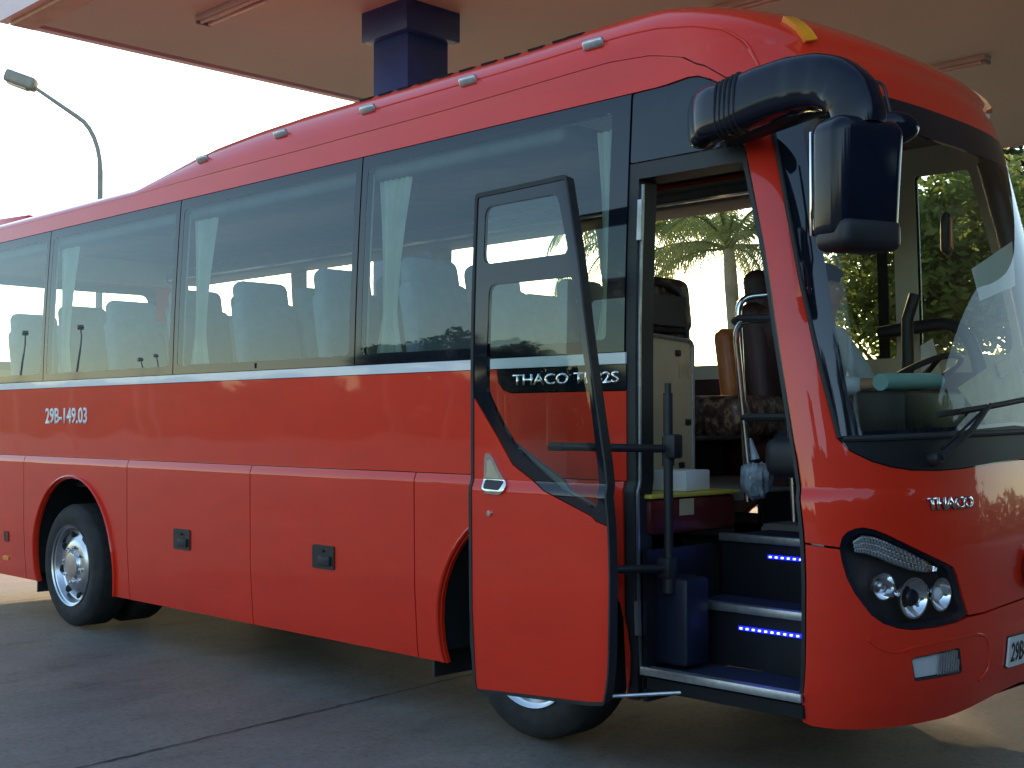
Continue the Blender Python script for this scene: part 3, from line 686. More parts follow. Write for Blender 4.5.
b = MB(); b.tube([(.36, SD(.9, .3).y+.03, .285), (.72, .06, .315)], .008, 8); b.build('lower_stay', 'alu', B)
# ---- steps
b = MB()
st = [(.40, .03, .385), (.655, .30, .635), (.925, .58, .905)]
def steps():
    ys = [.03, .31, .58]; zs = [.385, .638, .900]
    for k in range(3):
        b = MB(); y1 = ys[k+1] if k < 2 else .95
        xe = 1.262 if k == 0 else 1.27
        b.box(((.50+xe)/2, (ys[k]+y1)/2+.01, zs[k]-.012), (xe-.50, y1-ys[k]+.02, .02)); tr = b.build('step_tread', 'blue_carpet', B)
        b = MB(); b.box(((.50+xe)/2, ys[k]-.004, zs[k]-.008), (xe-.50, .022, .034), bev=.004); b.box(((.50+xe)/2, ys[k]+.018, zs[k]+.003), (xe-.50, .045, .006)); b.build('nosing', 'alu', tr)
        zb = zs[k-1] if k else SB
        if k:
            b = MB(); b.box((.89, ys[k]+.022, (zb+zs[k])/2-.015), (.78, .02, zs[k]-zb-.03)); b.build('step_riser', 'step_riser', B)
    for (y, z, x0, x1) in ((.318, .550, .78, 1.17), (.588, .820, .745, 1.12)):
        b = MB(); b.box(((x0+x1)/2, y-.001, z), (x1-x0, .010, .016)); ld = b.build('step_light', 'blue_led', B)
        for i in range(int((x1-x0)/.030)): b = MB(); b.box((x0+.015+i*.030, y-.008, z), (.010, .006, .007)); b.build('led', 'led_core', ld)
steps()
b = MB(); b.box((.88, .14, .325), (.76, .22, .05)); b.build('step_base', 'liner', B)
b = MB(); b.box((.515, .26, .56), (.02, .46, .62)); b.build('stairwell_wall', 'step_riser', B); b = MB(); b.box((1.30, .45, .62), (.02, .62, .70)); b.build('stairwell_wall', 'step_riser', B)
b = MB(); b.box((.60, .17, .58), (.17, .16, .36), bev=.02); b.build('step_box', 'navy', B)
# ---- floor, chassis, liners
b = MB(); b.box((-3.2, YC, 1.06), (7.3, 2.16, .04)); b.box((.9, 1.60, .90), (1.2, 1.25, .05)); b.build('floor', 'grey_trim', B)
b = MB(); b.box((-3.2, YC, .60), (7.2, .9, .5)); b.box((.70, 1.55, .58), (1.5, .8, .5)); b.box((-2.35, YC, .42), (2.9, 1.9, .42)); b.box((.75, 1.62, .46), (1.4, 1.15, .44)); b.box((-6.0, YC, .50), (1.5, 1.9, .45)); b.box((-3.2, YC, .45), (7.0, .8, .40)); b.build('chassis', 'liner', B)  # low wide boxes added to block the low sun under the coach
b = MB()
for cx in (RA, FA):
    for sy in (0, 1):
        n_ = 20; V = []; r_ = .592
        y0, y1 = (.022, .60) if sy == 0 else (W-.60, W-.022)
        for k in range(n_+1):
            a = R(-12+204*k/n_); V += [(cx+r_*math.cos(a), y0, HUBZ+r_*math.sin(a)), (cx+r_*math.cos(a), y1, HUBZ+r_*math.sin(a))]
        b = MB(); b._add(V, [(2*k, 2*k+1, 2*k+3, 2*k+2) for k in range(n_)]); b.build('wheel_housing', 'liner', B)
lf = []
for f in (lambda q: q, mir):
    lf += [f([(-6.86, .26)]+arch(RA, .60, .26)+arch(FA, .60, .26)+[(.42, .26), (.42, 2.80), (-6.86, 2.80)])]

# interior linings with window openings
hl = [rnd(rect(a+.05, b_-.05, WB+.05, WT-.06), .03) for a, b_ in segs]
panel('gap_backing', 'liner', lf, holes=hl+[mir(h) for h in hl[:3]]+[mir(rnd(rect(-1.355, -.35, WB+.05, WT-.06), .03)), mir(rnd(rect(-.245, .36, WB+.05, WT-.06), .03))], off=-.026, th=.01, parent=B)  # black sheet added behind the panels so no light shows through the gaps
panel('side_lining', 'cream', rect(-6.84, .42, 1.66, 2.86), holes=hl, off=-.040, th=.008, parent=B)
hf = [mir(rnd(rect(a+.05, b_-.05, WB+.05, WT-.06), .03)) for a, b_ in segs[:3]+[(-1.405, -.30), (-.295, .52)]]+[mir(rnd([(.60, WB+.05), (1.23, WB+.05), (1.22, WT-.08), (.60, WT-.08)], [.03, .12, .05, .03]))]
panel('lower_lining', 'dark_leather', [rect(-6.84, .42, 1.06, 1.655), mir(rect(-6.84, 1.38, 1.06, 1.655))], off=-.040, th=.008, parent=B)
panel('side_lining', 'cream', mir(rect(-6.84, 1.38, 1.66, 2.86)), holes=hf, off=-.040, th=.008, parent=B)
b = MB(); b.box((-2.95, YC, 2.885), (7.8, 2.06, .02)); b.build('headliner', 'grey_trim', B)
hn = [(.40, 2.50), (1.20, 2.50), (1.28, 2.66), (1.36, 2.72), (1.46, 2.765), (SC, 2.755), (SC, 3.35), (.40, 3.35)]
panel('front_header', 'grey_trim', [hn, mir([(.60, 2.80)]+hn[4:])], off=-.036, th=.01, parent=B)
b = MB(); b.box((-6.83, YC, 1.45), (.03, 2.1, .78)); b.box((-6.83, YC, 2.78), (.03, 2.0, .24)); b.build('rear_lining', 'cream', B)
b = MB(); b.tube([on(S, 4.9-1.53, v, -.055) for v in (1.35, 1.7, 2.1, 2.5, 2.72)], .05, 10); b.build('front_pillar_trim', 'navy', B)
b = MB(); b.tube([on(S, 1.50, v, -.05) for v in (1.35, 1.7, 2.1, 2.5, 2.70)], .03, 10); b.build('front_pillar_trim', 'navy', B)
for sgn in (0, 1):
    b = MB(); y = .27 if sgn == 0 else W-.27
    b.box((-3.3, y, 2.71), (6.6, .34, .10), bev=.03, seg=3); o = b.build('luggage_rack', 'grey_trim', B)
    b = MB(); b.tube([(-6.5, y+(.18 if sgn == 0 else -.18), 2.69), (0, y+(.18 if sgn == 0 else -.18), 2.69)], .014, 8); b.build('rack_rail', 'chrome', o)
# rear wall
rw = [(S(-6.88, v).y, S(-6.88, v).z) for v in [.25, .6, 1.1, 1.16, 1.66, 2.2, 2.7, 2.9, 3.1, 3.3, 3.5, 3.7, 3.9, 4.3, 4.9]]
rwp = rw+[(W-y, z) for y, z in rw[::-1]][1:]
def SR(a, b_): return Vector((-6.89, W-a, b_))
def SRr(a, b_): return Vector((-6.89-.10*math.sin(math.pi*min(1, max(0, a/W))), W-a, b_))
rp = panel('rear_panel', 'red', [(W-y, z) for y, z in rwp], [rnd(rect(.35, 1.96, 1.85, 2.65), .08)], th=.03, parent=B, F=SRr, sl=[.2*k for k in range(12)], vl=[1, 2])
rwn = panel('rear_window', 'frit', rnd(rect(.34, 1.97, 1.84, 2.66), .08), [rnd(rect(.42, 1.89, 1.92, 2.58), .08)], off=.003, th=.012, parent=B, F=SRr, sl=[.2*k for k in range(12)], vl=[])
panel('pane', 'far_glass', rnd(rect(.42, 1.89, 1.92, 2.58), .08), off=.001, th=.004, parent=rwn, F=SRr, sl=[], vl=[])
# ---- wheels
def make_wheel(x, y, side, spoke=True):
    t = empty('wheel', (x, y, WR+GZ), parent=B)
    q = Matrix.Rotation(R(90*side), 4, 'X')     # local z -> outward
    b = MB(); Wd = .24
    prof = [(.278, 0), (.290, .006), (.33, .016), (.375, .014), (.400, -.002), (.417, -.018), (.425, -.035), (.425, -Wd+.035), (.417, -Wd+.018), (.38, -Wd-.01), (.33, -Wd-.016), (.28, -Wd), (.27, -Wd/2)]
    b.lathe(prof, 64, q, True)
    o = b.build('tyre', 'tyre', t)
    b = MB()
    for k in range(64):
        a = 2*math.pi*k/64
        for zz in (-.05, -.19):
            b.box((q @ Vector((.4255*math.cos(a), .4255*math.sin(a), zz+(.01 if k % 2 else -.01)))), (.0, .0, .0)) if False else None
    b.bm.free()
    b = MB(); b.lathe([(.272, .004), (.282, .012), (.284, .004), (.276, -.004), (.262, -.010), (.252, -.034), (.244, -.052), (.232, -.058), (.215, -.052), (.175, -.028), (.155, -.020), (.10, -.018), (.092, -.010), (.086, .002), (.06, .006), (.0005, .008)], 64, q)
    rm = b.build('rim', 'alloy', t)
    for k in range(8):
        b = MB(); a = 2*math.pi*k/8+.2; c = q @ Vector((.200*math.cos(a), .200*math.sin(a), -.040)); rot = (q @ Matrix.Rotation(a, 4, 'Z') @ Matrix.Rotation(R(-28), 4, 'Y')).to_4x4()
        b.lathe([(.0005, .004), (.026, .004), (.030, 0), (.031, -.01)], 16, Matrix.Translation(c) @ rot @ Matrix.Diagonal((1.15, .95, 1, 1))); b.build('vent_hole', 'liner', rm)
    for k in range(8):
        b = MB(); a = 2*math.pi*k/8+.59; c = q @ Vector((.125*math.cos(a), .125*math.sin(a), -.022)); b.lathe([(.013, 0), (.013, .022), (.008, .028), (.0005, .028)], 6, Matrix.Translation(c) @ q); b.build('wheel_nut', 'chrome', rm)
    return t
make_wheel(RX, .035, 1); make_wheel(FXW, .045, 1)
make_wheel(RX, W-.065, -1); make_wheel(FXW, W-.065, -1)
make_wheel(RX, .065+.30, 1); make_wheel(RX, W-.365, -1)
for x, y in ((-5.18, .20), (-.82, .20), (-5.18, W-.2), (-.82, W-.2)):
    b = MB(); b.box((x, y, .33), (.015, .30, .34)); b.build('mudflap', 'rubber', B)

# ---- seats
def seat(x, y, mt, w_=.43, scale=1.0, zb=.93, tilt=12, facing=1, headrest_mat=None):
    t = empty('seat', (x, y, zb), 0 if facing > 0 else math.pi, parent=B)
    rt = Matrix.Rotation(R(-tilt), 3, 'Y')
    b = MB(); b.box((.20, 0, .42), (.46, w_, .14), bev=.045, seg=3); b.build('cushion', mt, t)
    b = MB(); b.box((-.11, 0, .82), (.12, w_, .76), rt, bev=.05, seg=3); b.build('backrest', mt, t)
    b = MB(); b.box((-.205, 0, 1.20), (.115, w_*.86, .25), rt, bev=.055, seg=4); b.build('headrest', headrest_mat or mt, t)
    b = MB(); b.tube(arc_pts([(-.10, w_/2+.02, .35), (-.10, w_/2+.02, .62), (.22, w_/2+.02, .62)], .05), .018, 8); b.box((.15, 0, .18), (.3, .30, .34)); b.build('seat_frame', 'black', t)
    return t
xs = [-.93-.775*k for k in range(7)]
proto = {}
for r_i, x in enumerate(xs):
    for y in (.30, .76, 1.56, 2.02):
        if not proto: proto['c'] = seat(x, y, 'seat_cover')
        else:
            c = proto['c'].copy(); COL.objects.link(c); c.location = (x+random.uniform(-.02, .02), y, .93); c.rotation_euler = (0, R(random.uniform(-4, 2)), R(random.uniform(-1.5, 1.5))); c.parent = B
            for ch in proto['c'].children:
                d = ch.copy(); COL.objects.link(d); d.parent = c
# curtains gathered at the pillars
def curtain(s, far=False, wid=.16):
    b = MB(); rows = 14; cols = 16; V = []
    for i in range(rows+1):
        v = 2.68-(.92)*i/rows; k = i/rows; wd = wid*(1-.62*math.sin(min(1, k*1.25)*math.pi*.5)) if k < .8 else wid*(.38+.35*(k-.8)/.2)
        for jx in range(cols+1):
            u = jx/cols-.5; ss = s+u*wd; ff = 2*SC-ss if far else ss
            V.append(on(S, ff, v, -.075+.014*math.sin(jx*2.3)))
    b._add(V, [(i*(cols+1)+jx, i*(cols+1)+jx+1, (i+1)*(cols+1)+jx+1, (i+1)*(cols+1)+jx) for i in range(rows) for jx in range(cols)], True)
    b.build('curtain', 'curtain', B)
for s in (-1.22, .28, -3.05, -4.88): curtain(s, wid=.26 if s < .2 else .22)
for s in (-1.30, -3.1, -4.9, -1.55): curtain(s, True)
# ---- front seat row by the door, with its beige partition
fs = empty('front_seat', (.10, .60, .93), parent=B)
b = MB(); b.box((-.02, .06, .78), (.12, .46, .70), Matrix.Rotation(R(-6), 3, 'Y'), bev=.05, seg=3); b.build('backrest', 'brocade', fs)
b = MB(); b.box((0, .07, 1.02), (.13, .36, .27), Matrix.Rotation(R(-6), 3, 'Y'), bev=.055, seg=4); b.build('headrest', 'brocade', fs)
b = MB(); b.box((.10, 1.20, 1.43), (.50, .50, .20), bev=.07, seg=4); b.build('bench_cushion', 'brocade', B)
seat(-.12, .20, 'brocade', headrest_mat='brocade', w_=.40) if False else None
pt = MB(); pt.box((.215, .53, 1.475), (.022, .42, .63), bev=.008); par = pt.build('partition', 'beige', B)
b = MB(); b.tube(arc_pts([(.232, .74, 1.15), (.232, .74, 1.78), (.232, .32, 1.80)], .04), .010, 8); b.tube([(.232, .74, 1.155), (.232, .32, 1.155)], .008, 8); b.build('edge_strip', 'alu', par)
b = MB()
for y, z in ((.63, 1.72), (.705, 1.40), (.655, 1.20)): b.box((.23, y, z), (.016, .035, .028), bev=.005)
b.build('latch', 'black', par)
b = MB(); b.sheet([(.229, .64, 1.60), (.229, .715, 1.60), (.229, .715, 1.76), (.229, .64, 1.76)]); b.build('notice', 'cardboard', par)
b = MB(); b.tube(arc_pts([(.17, .77, 1.80), (.17, .74, 2.00), (.17, .62, 2.045), (.17, .30, 2.05)], .08), .012, 8); b.tube([(.17, .77, 1.83), (.17, .30, 1.83)], .012, 8); b.box((.18, .54, 1.92), (.02, .40, .14)); b.build('guard_rail', 'black', par)
# near lower interior between partition and jamb
b = MB(); b.box((.30, .40, 1.00), (.40, .62, .16), bev=.03); con = b.build('console', 'maroon', B)
b = MB(); b.box((.30, .40, 1.087), (.42, .64, .018), bev=.005); b.build('console_trim', 'yellow', con)
b = MB(); b.sheet([(.505, .28, 1.00), (.505, .38, 1.00), (.505, .38, 1.07), (.505, .28, 1.07)]); b.build('notice', 'beige', con)
b = MB(); b.box((.44, .07, 1.22), (.03, .08, .12)); b.build('notice', 'yellow', B)
wb = MB(); wb.box((.365, .46, 1.142), (.19, .22, .090), Matrix.Rotation(R(8), 3, 'Z'), bev=.006); tag(wb.build('carton', 'white'), 'small white carton lying on the maroon console inside the doorway', 'box')
# driver's seat and its painted sunlit side, seen through the doorway

b = MB(); b.box((.07, 1.30, 1.66), (.10, .20, .44), Matrix.Rotation(R(-8), 3, 'Y'), bev=.05, seg=3); b.build('sunlit_seat_side', 'lit_orange', B)  # sunlit side of the driver's seat, put in as an orange box
b = MB(); b.box((.20, 1.50, 1.66), (.15, .48, .70), Matrix.Rotation(R(-8), 3, 'Y'), bev=.07, seg=4); b.box((.15, 1.50, 2.06), (.13, .32, .24), Matrix.Rotation(R(-8), 3, 'Y'), bev=.055, seg=4); b.box((.45, 1.50, 1.25), (.50, .48, .14), bev=.05, seg=3); b.box((.42, 1.50, 1.08), (.36, .36, .24)); b.build('driver_seat', 'dark_leather', B)
# chrome handrails in the stairwell
b = MB()
b.tube(arc_pts([(.72, .50, 1.10), (.665, .46, 1.84), (.92, .46, 1.83), (.96, .46, .99)], .09), .016, 10)
b.tube([(.70, .48, 1.42), (.94, .46, 1.42)], .014, 8); b.tube(arc_pts([(.62, .62, 1.05), (.585, .60, 1.95), (.70, .75, 1.97)], .07), .015, 10)
hr = b.build('handrail', 'chrome', B)
b = MB(); b.tube(arc_pts([(.663, .46, 1.825), (.68, .46, 1.842), (.90, .46, 1.832)], .03), .019, 8); b.tube([(.69, .48, 1.42), (.945, .46, 1.42)], .017, 8); b.build('grip', 'black', hr)
# grey plastic bag tied to the rail
t = bmesh.new(); bmesh.ops.create_icosphere(t, subdivisions=4, radius=1); 
for v in t.verts:
    k = 1+.10*math.sin(7*v.co.x+3*v.co.z)*math.cos(6*v.co.y+1)+.05*math.sin(17*v.co.x+9*v.co.y); top = max(0, v.co.z); v.co *= k*(1-.45*top*top); v.co.x *= .070; v.co.y *= .070; v.co.z *= .095
    v.co += Vector((.76, .48, 1.17))
b = MB(); b.merge(t, True); b.tube([(.755, .48, 1.24), (.73, .48, 1.33)], [.02, .006], 8); tag(b.build('plastic_bag', 'grey_bag'), 'grey plastic bag tied to the chrome handrail above the steps', 'bag')
# ---- driver's area
b = MB(); b.box((1.20, 1.15, 1.26), (.46, 1.9, .16), bev=.05, seg=3); b.box((1.13, 1.60, 1.42), (.28, .62, .20), Matrix.Rotation(R(15), 3, 'Y'), bev=.06, seg=3); b.box((1.25, 1.2, 1.08), (.30, 1.8, .30)); dash = b.build('dashboard', 'black', B)
b = MB(); q = Matrix.Translation((.97, 1.51, 1.61)) @ Matrix.Rotation(R(-28), 4, 'Y')
b.lathe([(.21+.015*math.cos(a), .015*math.sin(a)) for a in [R(45*k) for k in range(8)]], 40, q, True)
for a in (90, 210, 330): b.tube([q @ Vector((0, 0, -.02)), q @ Vector((.2*math.cos(R(a)), .2*math.sin(R(a)), 0))], .014, 8)
b.lathe([(.0005, .01), (.05, .005), (.055, -.03)], 20, q); b.tube([(.97, 1.51, 1.60), (1.16, 1.51, 1.2)], .03, 10); b.build('steering_wheel', 'black', B)
seat(.30, 1.62, 'dark_leather', tilt=10) if False else None
b = MB(); b.tube([(1.22, .70, 1.565), (1.22, 1.20, 1.58)], .036, 20); tag(b.build('rolled_cloth', 'teal'), 'pale teal rolled cloth lying on the dashboard behind the windscreen', 'cloth')
for v in bpy.data.objects['rolled_cloth'].data.vertices: v.co.z -= .10*(0)
bpy.data.objects['rolled_cloth'].location.z = -.0
b = MB(); b.box((1.22, .95, 1.43), (.25, .55, .20), bev=.03); b.build('instrument_hood', 'black', B)
b = MB(); b.sheet([(1.33, 1.50, 1.355), (1.33, 2.08, 1.386), (1.31, 1.785, 1.736), (1.31, 1.207, 1.548)], .003); cd_ = b.build('route_card', 'cardboard'); tag(cd_, 'tan printed card propped behind the windscreen glass', 'card')
b = MB(); b.sheet([(1.327, 1.60, 1.60), (1.327, 1.72, 1.63), (1.325, 1.67, 1.69), (1.325, 1.56, 1.66)], .002); x_ = b.build('stamp', 'maroon', cd_)
b = MB(); b.sheet([on(S, 2.41, 1.915, -.016), on(S, 2.78, 2.02, -.030), on(S, 2.97, 2.26, -.05), on(S, 2.39, 2.05, -.016)], .002); tag(b.build('paper_sheet', 'paper'), 'white paper sheet stuck high inside the windscreen at the right picture edge', 'paper')
b = MB(); b.sheet([(1.02, 1.45, 1.55), (1.02, 1.66, 1.60), (.98, 1.64, 1.80), (.98, 1.52, 1.76)], .002); tag(b.build('paper_sheet', 'paper'), 'white paper leaning on the dashboard behind the steering wheel', 'paper')
b = MB(); b.box((1.10, 1.55, 2.28), (.05, .13, .20), Matrix.Rotation(R(20), 3, 'Z'), bev=.03, seg=3); o = b.build('interior_mirror', 'black', B)
b = MB(); b.box((1.128, 1.54, 2.28), (.01, .09, .14), Matrix.Rotation(R(20), 3, 'Z'), bev=.003); b.build('mirror_reflection', 'lit_orange', o)  # orange reflection put into the face colour
b = MB(); b.tube(arc_pts([(0.44, 2.12, 1.877), (0.698, 2.12, 1.901), (0.835, 2.12, 1.909), (0.93, 2.12, 1.842), (0.981, 2.12, 1.713), (1.01, 2.12, 1.521)], .08), .035, 10); b.build('window_trim', 'navy', B)
b = MB(); b.tube([(.86, 1.62, 1.2), (.84, 1.66, 1.9), (.86, 1.70, 2.02)], .03, 10); b.build('grab_handle', 'black', B)
b = MB(); b.box((1.02, YC, 2.86), (.36, 1.3, .02)); b.build('front_headliner', 'cream', B)
b = MB(); b.box((.445, 1.60, .99), (.03, 1.25, .16)); b.box((-.1, .985, .62), (1.1, .02, .70)); b.build('floor_riser', 'step_riser', B)

# ================================================================== DRIVER
def skin_mesh(joints, edges, root, name, m, parent, sub=2):
    me = bpy.data.meshes.new(name); names = list(joints); me.from_pydata([joints[k][0] for k in names], [(names.index(a), names.index(b)) for a, b in edges], []); me.update()
    o = bpy.data.objects.new('tmp', me); COL.objects.link(o); md = o.modifiers.new('s', 'SKIN'); md.use_smooth_shade = True
    for k, v in zip(names, me.skin_vertices[0].data):
        r_ = joints[k][1]; v.radius = r_ if isinstance(r_, tuple) else (r_, r_); v.use_root = k == root
    sb = o.modifiers.new('u', 'SUBSURF'); sb.levels = sub; sb.render_levels = sub
    dg = bpy.context.evaluated_depsgraph_get(); dg.update(); m2 = bpy.data.meshes.new_from_object(o.evaluated_get(dg)); bpy.data.objects.remove(o); m2.name = name
    for p in m2.polygons: p.use_smooth = True
    return link(name, m2, m, parent)
M['skin'] = mat('skin', (.42, .24, .16), .5, var=.08); M['shirt'] = mat('pale_blue_shirt', (.50, .60, .70), .8, var=.05, bump=.4, bscale=14); M['trousers'] = mat('dark_trousers', (.03, .035, .05), .85); M['hair'] = mat('black_hair', (.012, .010, .010), .6, var=.4, bump=.5, bscale=80)
J = {'pel': ((.40, 1.50, 1.36), (.15, .11)), 'sp': ((.41, 1.50, 1.54), (.13, .10)), 'ch': ((.44, 1.50, 1.72), (.15, .105)), 'nb': ((.465, 1.50, 1.87), (.065, .06)), 'nk': ((.485, 1.50, 1.95), .052),
     'hd': ((.50, 1.50, 2.04), (.072, .085)), 'top': ((.50, 1.50, 2.11), (.062, .075)),
     'ls': ((.45, 1.33, 1.81), .062), 'le': ((.60, 1.26, 1.56), .047), 'lw': ((.84, 1.33, 1.58), .029), 'lh': ((.885, 1.335, 1.585), (.036, .018)),
     'rs': ((.45, 1.67, 1.81), .062), 're': ((.60, 1.74, 1.56), .047), 'rw': ((.83, 1.69, 1.60), .029), 'rh': ((.875, 1.685, 1.61), (.036, .018)),
     'lp': ((.44, 1.41, 1.35), .088), 'lk': ((.86, 1.38, 1.40), .060), 'la': ((.94, 1.38, 1.12), .040), 'lf': ((1.04, 1.38, 1.09), .036),
     'rp': ((.44, 1.59, 1.35), .088), 'rk': ((.86, 1.62, 1.40), .060), 'ra': ((.94, 1.62, 1.12), .040), 'rf': ((1.04, 1.62, 1.09), .036)}
ED = [('pel', 'sp'), ('sp', 'ch'), ('ch', 'nb'), ('nb', 'nk'), ('nk', 'hd'), ('hd', 'top'), ('ch', 'ls'), ('ls', 'le'), ('le', 'lw'), ('lw', 'lh'), ('ch', 'rs'), ('rs', 're'), ('re', 'rw'), ('rw', 'rh'), ('pel', 'lp'), ('lp', 'lk'), ('lk', 'la'), ('la', 'lf'), ('pel', 'rp'), ('rp', 'rk'), ('rk', 'ra'), ('ra', 'rf')]
# five fingers per hand, closed round the steering wheel rim
for h_, sy, hz in (('l', 1.335, 1.585), ('r', 1.685, 1.61)):
    for i in range(4):
        y0 = sy+(i-1.5)*.019; L = (.9, 1.0, .95, .78)[i]
        J[h_+'a%d' % i] = ((.918, y0, hz+.012), .0095); J[h_+'b%d' % i] = ((.945, y0, hz+.002), .0088); J[h_+'c%d' % i] = ((.950-.004*i, y0, hz-.026*L), .0080)
        ED += [(h_+'h', h_+'a%d' % i), (h_+'a%d' % i, h_+'b%d' % i), (h_+'b%d' % i, h_+'c%d' % i)]
    sg = 1 if h_ == 'l' else -1
    J[h_+'t0'] = ((.875, sy+sg*.036, hz-.008), .012); J[h_+'t1'] = ((.905, sy+sg*.046, hz-.020), .010); ED += [(h_+'w', h_+'t0'), (h_+'t0', h_+'t1')]
per = empty('person', (.40, 1.50, 1.30)); tag(per, 'driver in a pale blue shirt seated behind the windscreen, hands forward on the steering wheel', 'person')
po = Vector((.40, 1.50, 1.30))
def pl_(o): return loc(o, po)
body = skin_mesh(J, ED, 'pel', 'body', 'skin', per)
# face: brow, nose, chin and lips pushed out of the head along +x
for v in body.data.vertices:
    x, y, z = v.co
    if z > 1.97 and x > .50:
        dy = y-1.5
        v.co.x += .026*math.exp(-(dy/.012)**2-((z-2.035)/.020)**2)+.010*math.exp(-(dy/.03)**2-((z-1.985)/.016)**2)+.008*math.exp(-(dy/.05)**2-((z-2.075)/.012)**2)-.007*(math.exp(-((dy-.03)/.014)**2-((z-2.055)/.010)**2)+math.exp(-((dy+.03)/.014)**2-((z-2.055)/.010)**2))
pl_(body)
def ell(c, r_, name, m, rot=None):
    t = bmesh.new(); bmesh.ops.create_icosphere(t, subdivisions=4, radius=1); bmesh.ops.scale(t, vec=r_, verts=t.verts); t.transform(Matrix.Translation(c)); b = MB(); b.merge(t, True); return pl_(b.build(name, m, per))
for sy in (-1, 1):
    ell((.505, 1.5+sy*.077, 2.045), (.018, .010, .030), 'ear', 'skin'); ell((.568, 1.5+sy*.030, 2.055), (.008, .011, .008), 'eye', 'white')
t = bmesh.new(); bmesh.ops.create_icosphere(t, subdivisions=4, radius=1); bmesh.ops.scale(t, vec=(.098, .086, .105), verts=t.verts); t.transform(Matrix.Translation((.492, 1.5, 2.085)))
bmesh.ops.delete(t, geom=[v for v in t.verts if v.co.z < 2.02+(v.co.x-.41)*.75 and v.co.x > .43 or v.co.z < 2.0], context='VERTS'); b = MB(); b.merge(t, True); pl_(b.build('hair', 'hair', per))
K = {k: J[k] for k in ('pel', 'sp', 'ch', 'ls', 'le', 'rs', 're')}
K['pel'] = ((.40, 1.50, 1.36), (.175, .135)); K['sp'] = ((.415, 1.50, 1.54), (.155, .125)); K['ch'] = ((.445, 1.50, 1.72), (.172, .125)); K['nb'] = ((.468, 1.50, 1.885), (.075, .07))
K['ls'] = (J['ls'][0], .078); K['rs'] = (J['rs'][0], .078); K['le'] = (J['le'][0], .060); K['re'] = (J['re'][0], .060); K['lc'] = ((.80, 1.318, 1.577), .042); K['rc'] = ((.79, 1.70, 1.594), .042)
pl_(skin_mesh(K, [('pel', 'sp'), ('sp', 'ch'), ('ch', 'nb'), ('ch', 'ls'), ('ls', 'le'), ('le', 'lc'), ('ch', 'rs'), ('rs', 're'), ('re', 'rc')], 'pel', 'shirt', 'shirt', per))
T_ = {'pel': ((.41, 1.50, 1.34), (.165, .12))}
for k in ('lp', 'lk', 'la', 'rp', 'rk', 'ra'): T_[k] = (J[k][0], J[k][1]+.014)
pl_(skin_mesh(T_, [('pel', 'lp'), ('lp', 'lk'), ('lk', 'la'), ('pel', 'rp'), ('rp', 'rk'), ('rk', 'ra')], 'pel', 'trousers', 'trousers', per))

# ================================================================== PLANTS
def crown(mb, c, rad, n, size, squash=.8, seed=0):
    rd = random.Random(seed); c = Vector(c); V = []; Fc = []
    cl = []
    for k in range(max(6, n//90)):
        d = Vector((rd.gauss(0, 1), rd.gauss(0, 1), rd.gauss(0, 1))).normalized(); r_ = rad*rd.uniform(.35, .95)
        cl.append((c+Vector((d.x*r_, d.y*r_, d.z*r_*squash)), rad*rd.uniform(.16, .36)))
    for k in range(n):
        cc, cr = rd.choice(cl); d = Vector((rd.gauss(0, 1), rd.gauss(0, 1), rd.gauss(0, 1))).normalized()*cr*rd.uniform(.3, 1)**.5
        p = cc+d; a = Vector((rd.gauss(0, 1), rd.gauss(0, 1), rd.gauss(0, .6))).normalized(); b = a.cross(Vector((rd.gauss(0, 1), rd.gauss(0, 1), rd.gauss(0, 1)))).normalized()
        l = size*rd.uniform(.6, 1.3); i = len(V); V += [p-a*l, p+b*l*.45, p+a*l, p-b*l*.45]; Fc.append((i, i+1, i+2, i+3))
    mb._add(V, Fc); return cl
def tree(x, y, h, rad, n, label, group, lm='leaf', size=.12, seed=1, squash=.85):
    t = empty('tree', (x, y, GZ)); tag(t, label, 'tree', group)
    b = MB(); cl = crown(b, (0, 0, h-rad*squash), rad, n, size, squash, seed); b.build('crown', lm, t, auto=False)
    b = MB(); rd = random.Random(seed); b.tube([(0, 0, 0), (.05, .02, h*.25), (-.04, .05, h*.5), (0, 0, h-rad)], [.17, .14, .11, .07], 10)
    for cc, cr in cl[:9]:
        s0 = Vector((0, 0, h*rd.uniform(.32, .6))); b.tube([s0, s0.lerp(cc, .5)+Vector((0, 0, -.1)), cc], [.06, .035, .012], 6)
    b.build('trunk', 'bark', t); return t
